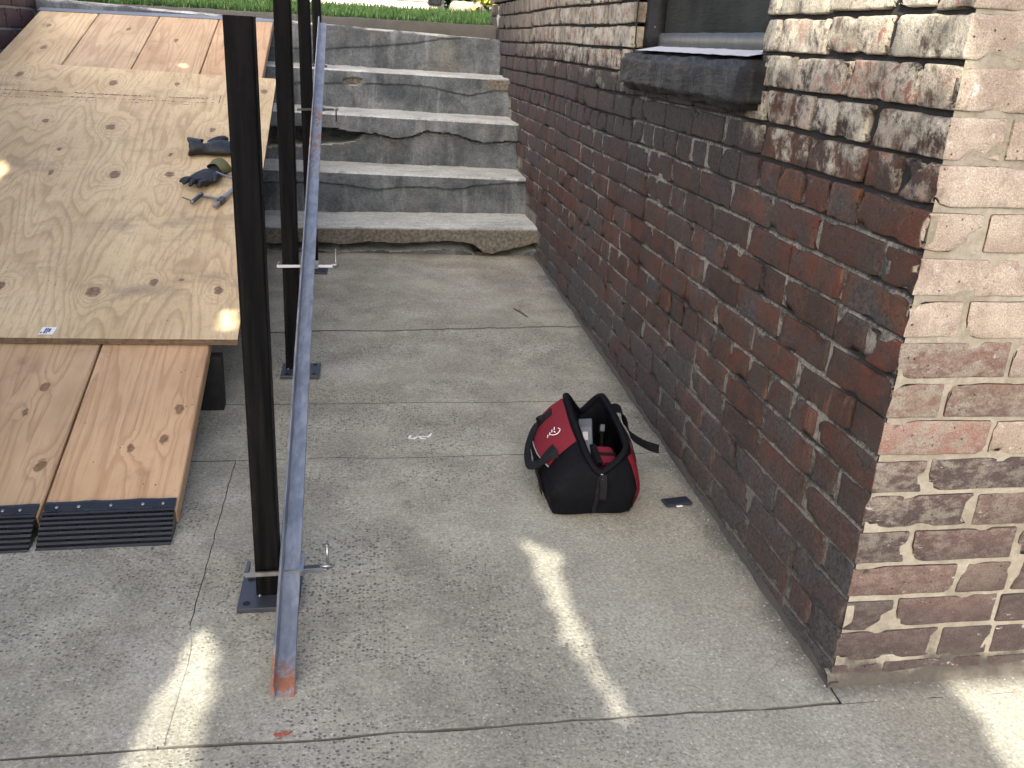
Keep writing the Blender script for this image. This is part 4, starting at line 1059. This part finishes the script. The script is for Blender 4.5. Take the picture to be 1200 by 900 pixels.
# hanging handle on the left, loose webbing on the right
def arc(pts, n=8):
    P = [Vector(p) for p in pts]; P = [P[0] * 2 - P[1]] + P + [P[-1] * 2 - P[-2]]; out = []
    for i in range(1, len(P) - 2):
        for q in range(n):
            t = q / n; a, b, c, d = P[i - 1], P[i], P[i + 1], P[i + 2]
            out.append(.5 * ((2 * b) + (c - a) * t + (2 * a - 5 * b + 4 * c - d) * t * t + (-a + 3 * b - 3 * c + d) * t ** 3))
    out.append(P[-2]); return out
MB().ribbon(arc([(.447, 2.045, BG + .165), (.424, 2.05, BG + .150), (.398, 2.02, BG + .10), (.392, 1.965, BG + .078), (.404, 1.92, BG + .098), (.430, 1.905, BG + .128), (.448, 1.90, BG + .135)]), Vector((.5, .1, .8)), .022, .003).wbuild('handle', M_web, bag)
MB().ribbon(arc([(.604, 2.03, BG + .195), (.635, 2.045, BG + .185), (.655, 2.03, BG + .14), (.672, 2.03, BG + .115), (.715, 2.045, BG + .085), (.752, 2.05, BG + .07)]), Vector((-.35, .55, .75)), .024, .003).wbuild('handle', M_web, bag)
MB().ribbon([(.544, 1.828, BG + .112), (.544, 1.818, BG + .085), (.543, 1.814, BG + .055)], (1, 0, 0), .016, .003).wbuild('zip_tab', M_web, bag)
MB().tube([(.541, 1.832, BG + .112), (.541, 1.826, BG + .100)], .004, 8).wbuild('zip_puller', M_zinc, bag)
def band(i, j0, j1, w, name, parent, off=.007):
    pts = []
    for q in range(10):
        jj = lerp(j0, j1, q / 9); ja = int(min(8, math.floor(jj))); p = rings[ja][i % m].lerp(rings[ja + 1][i % m], jj - ja)
        pts.append(p + Vector((p.x - .54, p.y - 1.965, 0)).normalized() * off)
    d = (rings[6][(i + 1) % m] - rings[6][(i - 1) % m])
    MB().ribbon(pts, d, w, .002).wbuild(name, M_web, parent)
band(33, 1.2, 7.2, .022, 'webbing', bag); band(37, 1.2, 6.6, .022, 'webbing', bag); band(12, 1.2, 8, .022, 'webbing', bag)
band(0, .6, 8.6, .010, 'seam', bag, .003)
# white script mark on the left panel
def on_panel(f, g):
    i = f * 6; j = g * 8; ia, ja = int(min(5, i)), int(min(7, j)); q = lambda a, b: PV[a * 9 + b]
    return q(ia, ja).lerp(q(ia + 1, ja), i - ia).lerp(q(ia, ja + 1).lerp(q(ia + 1, ja + 1), i - ia), j - ja) + Vector((-.0022, -.0012, .0006))
lg = MB().tube(arc([on_panel(a, b) for a, b in ((.60, .70), (.645, .74), (.68, .68), (.67, .58), (.63, .50), (.585, .46))], 5), .0010, 6)
lg.tube([on_panel(.63, .60), on_panel(.60, .57)], .0012, 6)
for a, b in ((.555, .60), (.565, .53), (.575, .46), (.585, .39)):
    lg.tube([on_panel(a - .018, b + .01), on_panel(a + .022, b - .015)], .0011, 6)
lg.wbuild('logo', M_white, pl_)
# contents
MB().box((-.018, -.045, -.006), (.018, .045, .006), .003).add([], []) 
def placed(name, lo, hi, loc, rot, mat, label, cat, extra=(), bev=.004):
    mw = Matrix.Translation(loc) @ Euler(rot).to_matrix().to_4x4()
    t = thing(name, label, cat, mw)
    MB().box(lo, hi, bev).build('casing', mat, t)
    for nm, l, h, mt in extra: MB().box(l, h, .0015).build(nm, mt, t)
    return t
placed('tool_case', (-.016, -.045, -.010), (.016, .045, .010), (.528, 1.955, BG + .150), (R(48), R(-8), R(-14)), M_plasticgrey, 'grey plastic case standing inside the open tool bag', 'case', [('latch', (-.008, -.01, .0095), (.006, .012, .0125), M_zinc), ('lid', (-.0165, .024, -.0105), (.0165, .0455, .0108), M_plate)])
placed('zip_pouch', (-.032, -.026, -.022), (.032, .026, .022), (.562, 1.925, BG + .105), (R(30), R(12), R(18)), M_redpouch, 'crimson zip pouch lying inside the open tool bag', 'pouch', [('zip_strip', (-.0325, -.005, .0215), (.0325, .004, .0235), M_web), ('side_band', (-.034, -.028, -.006), (-.018, .028, .0235), M_web)], .010)
placed('screwdriver', (-.006, -.045, -.006), (.006, .02, .006), (.525, 1.905, BG + .112), (R(58), 0, R(12)), M_blue, 'blue handled screwdriver beside the crimson pouch in the bag', 'screwdriver', [('shaft', (-.002, -.075, -.002), (.002, -.044, .002), M_zinc), ('grip', (-.0068, -.02, -.0068), (.0068, .005, .0068), M_plasticgrey)], .003)
placed('wrench', (-.004, -.05, -.008), (.004, .04, .008), (.583, 2.005, BG + .105), (R(60), 0, R(-10)), M_post, 'dark wrench upright behind the pouch in the bag', 'wrench', [('jaw', (-.006, .034, -.016), (.006, .052, .016), M_plate)], .002)

# small flat pad and twig on the slabs
pad = thing('rubber_pad', 'small flat dark blue ribbed pad lying on concrete beside wall', 'pad', Matrix.Translation((.754, 1.885, gz(1.885) + .004)) @ Euler((0, 0, R(9))).to_matrix().to_4x4())
MB().box((-.035, -.017, 0), (.035, .017, .007), .002).build('slab', M_pad, pad)
s = MB()
for i in range(11):
    for j in range(5): s.box((-.031 + i * .0057, -.014 + j * .0058, .0068), (-.0275 + i * .0057, -.0105 + j * .0058, .0082))
s.build('tread', M_pad, pad, kind='stuff')
MB().box((-.010, -.022, 0), (.006, -.0165, .003), .001).build('tab', M_white, pad)
MB().tube([(.570, 3.355, gz(3.36) + .006), (.588, 3.31, gz(3.31) + .009), (.608, 3.258, gz(3.26) + .006)], [.002, .003, .002], 6).wbuild('twig', M_bark, label='thin dark twig lying on the concrete below the steps', cat='twig')
V = []; F = []
for k in range(260):
    x = rnd.uniform(-.55, .8); y = rnd.choice((rnd.uniform(1.1, 2.2), rnd.uniform(1.1, 3.9)))
    if rnd.random() < .3: x = wx(y) - abs(rnd.gauss(0, .03)) - .012
    r_ = rnd.uniform(.001, .0028) * (1.6 if rnd.random() < .06 else 1); z = gz(y) + r_ * .5 + .001; n = len(V)
    V += [(x + r_ * rnd.uniform(.6, 1.3), y, z), (x - r_ * rnd.uniform(.6, 1.3), y, z), (x, y + r_, z), (x, y - r_ * rnd.uniform(.6, 1.2), z), (x, y, z + r_ * .9), (x, y, z - r_)]
    F += [tuple(n + q for q in f) for f in ((0, 2, 4), (2, 1, 4), (1, 3, 4), (3, 0, 4), (2, 0, 5), (1, 2, 5), (3, 1, 5), (0, 3, 5))]
obj('grit', V, F, M_block, kind='stuff')

# ---------------------------------------------------------------- garden behind the steps
hs = thing('cream_house', 'cream clapboard house wall across the lawn above the steps', 'house', (-3, 9.1, .2))
for k in range(9):
    z0 = .16 + k * .16
    V = [(-7, 9.10, z0), (.735, 9.10, z0), (.735, 9.116, z0 + .158), (-7, 9.116, z0 + .158), (-7, 9.14, z0), (.735, 9.14, z0), (.735, 9.14, z0 + .158), (-7, 9.14, z0 + .158)]
    wobj('siding_board', V, [(0, 1, 2, 3), (4, 0, 3, 7), (1, 5, 6, 2), (0, 4, 5, 1), (3, 2, 6, 7), (5, 4, 7, 6)], M_siding, hs)
MB().box((-7, 9.142, .1), (.73, 13, 1.6)).wbuild('body', M_siding, hs)
MB().box((.585, 9.02, .1), (.675, 9.09, .285), .006).wbuild('downspout', M_downspout, hs)
MB().box((.575, 9.00, .288), (.70, 9.09, .40), .01).wbuild('downspout_joint', M_rubber, hs)
V, F = rough_box((.77, 8.75, .15), (1.06, 8.95, .325), .05, .02, 5, .02)
wobj('garden_stone', V, F, M_stone, smooth=True, label='tan rough garden stone by the downspout at lawn edge', cat='stone')
V, F = rough_box((1.08, 8.7, .12), (1.6, 8.86, .235), .05, .015, 8, .02)
wobj('edging_stone', V, F, M_block, smooth=True, label='pale edging stone in front of the yellow green plant', cat='stone')
def leafy(name, label, c, r, h, n, mat, cat, w=.05, L=.22):
    t = thing(name, label, cat, c)
    V = []; F = []
    for k in range(n):
        a = rnd.uniform(0, 6.28); e = rnd.uniform(.15, 1.35); q = r * rnd.random() ** .6
        p = Vector((c[0] + q * .5 * math.cos(a), c[1] + q * .5 * math.sin(a), c[2] + h * rnd.uniform(.05, .8)))
        d = Vector((math.cos(a) * math.cos(e), math.sin(a) * math.cos(e), math.sin(e))); s_ = d.cross(Vector((0, 0, 1))).normalized()
        l = L * rnd.uniform(.6, 1.2); ww = w * rnd.uniform(.6, 1.1); dr = Vector((0, 0, -l * .35)); m_ = len(V)
        V += [p, p + d * l * .4 + s_ * ww / 2, p + d * l * .4 - s_ * ww / 2, p + d * l * .75 + dr * .45 + s_ * ww * .35, p + d * l * .75 + dr * .45 - s_ * ww * .35, p + d * l + dr]
        F += [(m_, m_ + 1, m_ + 2), (m_ + 1, m_ + 3, m_ + 4, m_ + 2), (m_ + 3, m_ + 5, m_ + 4)]
    wobj('foliage', V, F, mat, t)
    MB().tube([(c[0], c[1], c[2] - .05), (c[0], c[1], c[2] + h * .5)], [.02, .01], 6).wbuild('stem', M_bark, t)
    return t
leafy('hosta', 'yellow green leafy plant bright in sun by the wall end', (1.13, 9.0, .24), .45, .30, 260, M_lime, 'plant')
leafy('shrub', 'deep green shrub between the stone and yellow plant', (.93, 9.35, .2), .5, .55, 420, M_deep, 'shrub', .06, .2)
leafy('shrub', 'deep green shrub farther right behind the yellow plant', (1.6, 9.6, .2), .6, .6, 420, M_deep, 'shrub', .06, .2)

# ---------------------------------------------------------------- unseen leaf mass added behind the camera to block and shape the sun
blocker = thing('sun_blocker', 'unseen leaf mass added behind the viewer to shape shade and sun patches', 'blocker', (-3.6, -4.6, -1.2))
GZ = -1.05
gaps = [[(.318, 1.80), (.385, 1.74), (.435, 1.68), (.412, 1.60), (.405, 1.52), (.408, 1.43), (.418, 1.31), (.432, 1.20), (.436, 1.14), (.412, 1.14), (.388, 1.24), (.370, 1.34), (.357, 1.44), (.350, 1.54), (.346, 1.64), (.338, 1.72)],
        [(-.325, 1.50), (-.295, 1.49), (-.272, 1.36), (-.275, 1.24), (-.29, .9), (-.44, .9), (-.385, 1.23), (-.352, 1.36)],
        [(1.04, 1.235), (1.05, 1.14), (1.02, .95), (1.5, .9), (1.5, 1.235)]]
def sh(P):                                      # where the sun ray through P meets the plane z = GZ
    P = Vector(P); t = (P.z - GZ) / SUN.z; q = P - SUN * t; return (q.x, q.y)
def spot(P, ru, rv):
    P = Vector(P); return [sh(P + UU * ru * math.sin(a) + UW * rv * math.cos(a)) for a in [i * math.pi / 4 for i in range(8)]]
gaps.append(spot(RF @ Vector((.05, .70, .02)), .07, .04))
gaps.append(spot(RF @ Vector((-.365, 2.92, .0)), .045, .035))
gaps.append(spot(RF @ Vector((-.83, 1.66, .02)), .12, .045))
soft = [sh((.98, YW, -1.0)), sh((1.0, YW, -.6)), sh((.86, YW, -.1)), sh((.84, YW, .12)), sh((.84, YW, .9)), sh((1.9, YW, .9)), sh((1.9, YW, -1.05))]
soft2 = [sh((.82, 1.1, -.24)), sh((.82, 1.1, 1.)), sh((.82, 2.1, 1.)), sh((.82, 2.1, -.16))]
def inside(pt, poly):
    x, y = pt; c = False; n = len(poly)
    for i in range(n):
        (x1, y1), (x2, y2) = poly[i], poly[i - 1]
        if (y1 > y) != (y2 > y) and x < (x2 - x1) * (y - y1) / (y2 - y1) + x1: c = not c
    return c
def dist(pt, poly):
    p = Vector(pt); best = 9
    for i in range(len(poly)):
        a, b = Vector(poly[i - 1]), Vector(poly[i]); ab = b - a
        t = max(0, min(1, (p - a).dot(ab) / max(1e-9, ab.length_squared))); best = min(best, (p - a - ab * t).length)
    return best
boxes = [(min(p[0] for p in g), max(p[0] for p in g), min(p[1] for p in g), max(p[1] for p in g)) for g in gaps]
V = []; F = []
SA = SUN.cross(Vector((0, 0, 1))).normalized(); SB = SUN.cross(SA).normalized()
def leaf(gx_, gy_, t, r):
    P = Vector((gx_, gy_, GZ)) + SUN * t
    n_ = (SUN + Vector((rnd.gauss(0, .35), rnd.gauss(0, .35), rnd.gauss(0, .35)))).normalized()
    a = n_.cross(Vector((rnd.gauss(0, 1), rnd.gauss(0, 1), rnd.gauss(0, 1)))).normalized(); b = n_.cross(a)
    m_ = len(V)
    V.extend([P + a * r, P + (a * .35 + b * .8) * r, P + (-a * .55 + b * .6) * r, P - a * r * .95, P + (-a * .5 - b * .62) * r, P + (a * .38 - b * .78) * r])
    F.append((m_, m_ + 1, m_ + 2, m_ + 3, m_ + 4, m_ + 5))
def free(x, y, r):
    for g, (a, b, c, d) in zip(gaps, boxes):
        if a - r < x < b + r and c - r < y < d + r:
            if inside((x, y), g) or dist((x, y), g) < r: return False
    return True
T0, T1 = 6.6, 8.4
for k in range(22000):
    x = rnd.uniform(-3.4, 2.6); y = rnd.uniform(-1.2, 6.9); r = rnd.uniform(.09, .17)
    if inside((x, y), soft):
        wx_ = x - (x - .84) * 0 ; tt = (y - YW) / -SUN.y; px_ = x + SUN.x * tt; pz_ = GZ + SUN.z * tt   # point of the wall this ray meets
        if rnd.random() < lerp(.25, .985, min(1, .95 * sstep(.90, 1.10, px_) * sstep(-1.2, -.55, pz_) + .38 * sstep(-.7, .05, pz_))): continue
    if inside((x, y), soft2) and rnd.random() < .985: continue
    if free(x, y, r + .03): leaf(x, y, rnd.uniform(T0, T1) + max(0, y - 2.6) * 1.0, r)
for g, (a, b, c, d) in zip(gaps, boxes):         # small leaves close the rims of the gaps
    for k in range(4600):
        x = rnd.uniform(a - .2, b + .2); y = rnd.uniform(c - .2, d + .2); r = rnd.uniform(.014, .040)
        if free(x, y, r * .45) and not (inside((x, y), soft) and rnd.random() < .9): leaf(x, y, rnd.uniform(4.0, 4.7), r)
wobj('blocker_leaves', V, F, M_leaf, blocker)
tc = Vector((-.2, 2.4, GZ)) + SUN * 5.6
lb = MB().tube([(-3.6, -4.6, -1.25), (-3.5, -4.4, .4), (-3.2, -3.9, 1.7), (-2.8, -3.2, 2.6)], [.26, .19, .15, .11], 12)
lb.wbuild('blocker_stem', M_bark, blocker, smooth=True)
print('objects', len(bpy.data.objects), 'gaps ok', len(F))
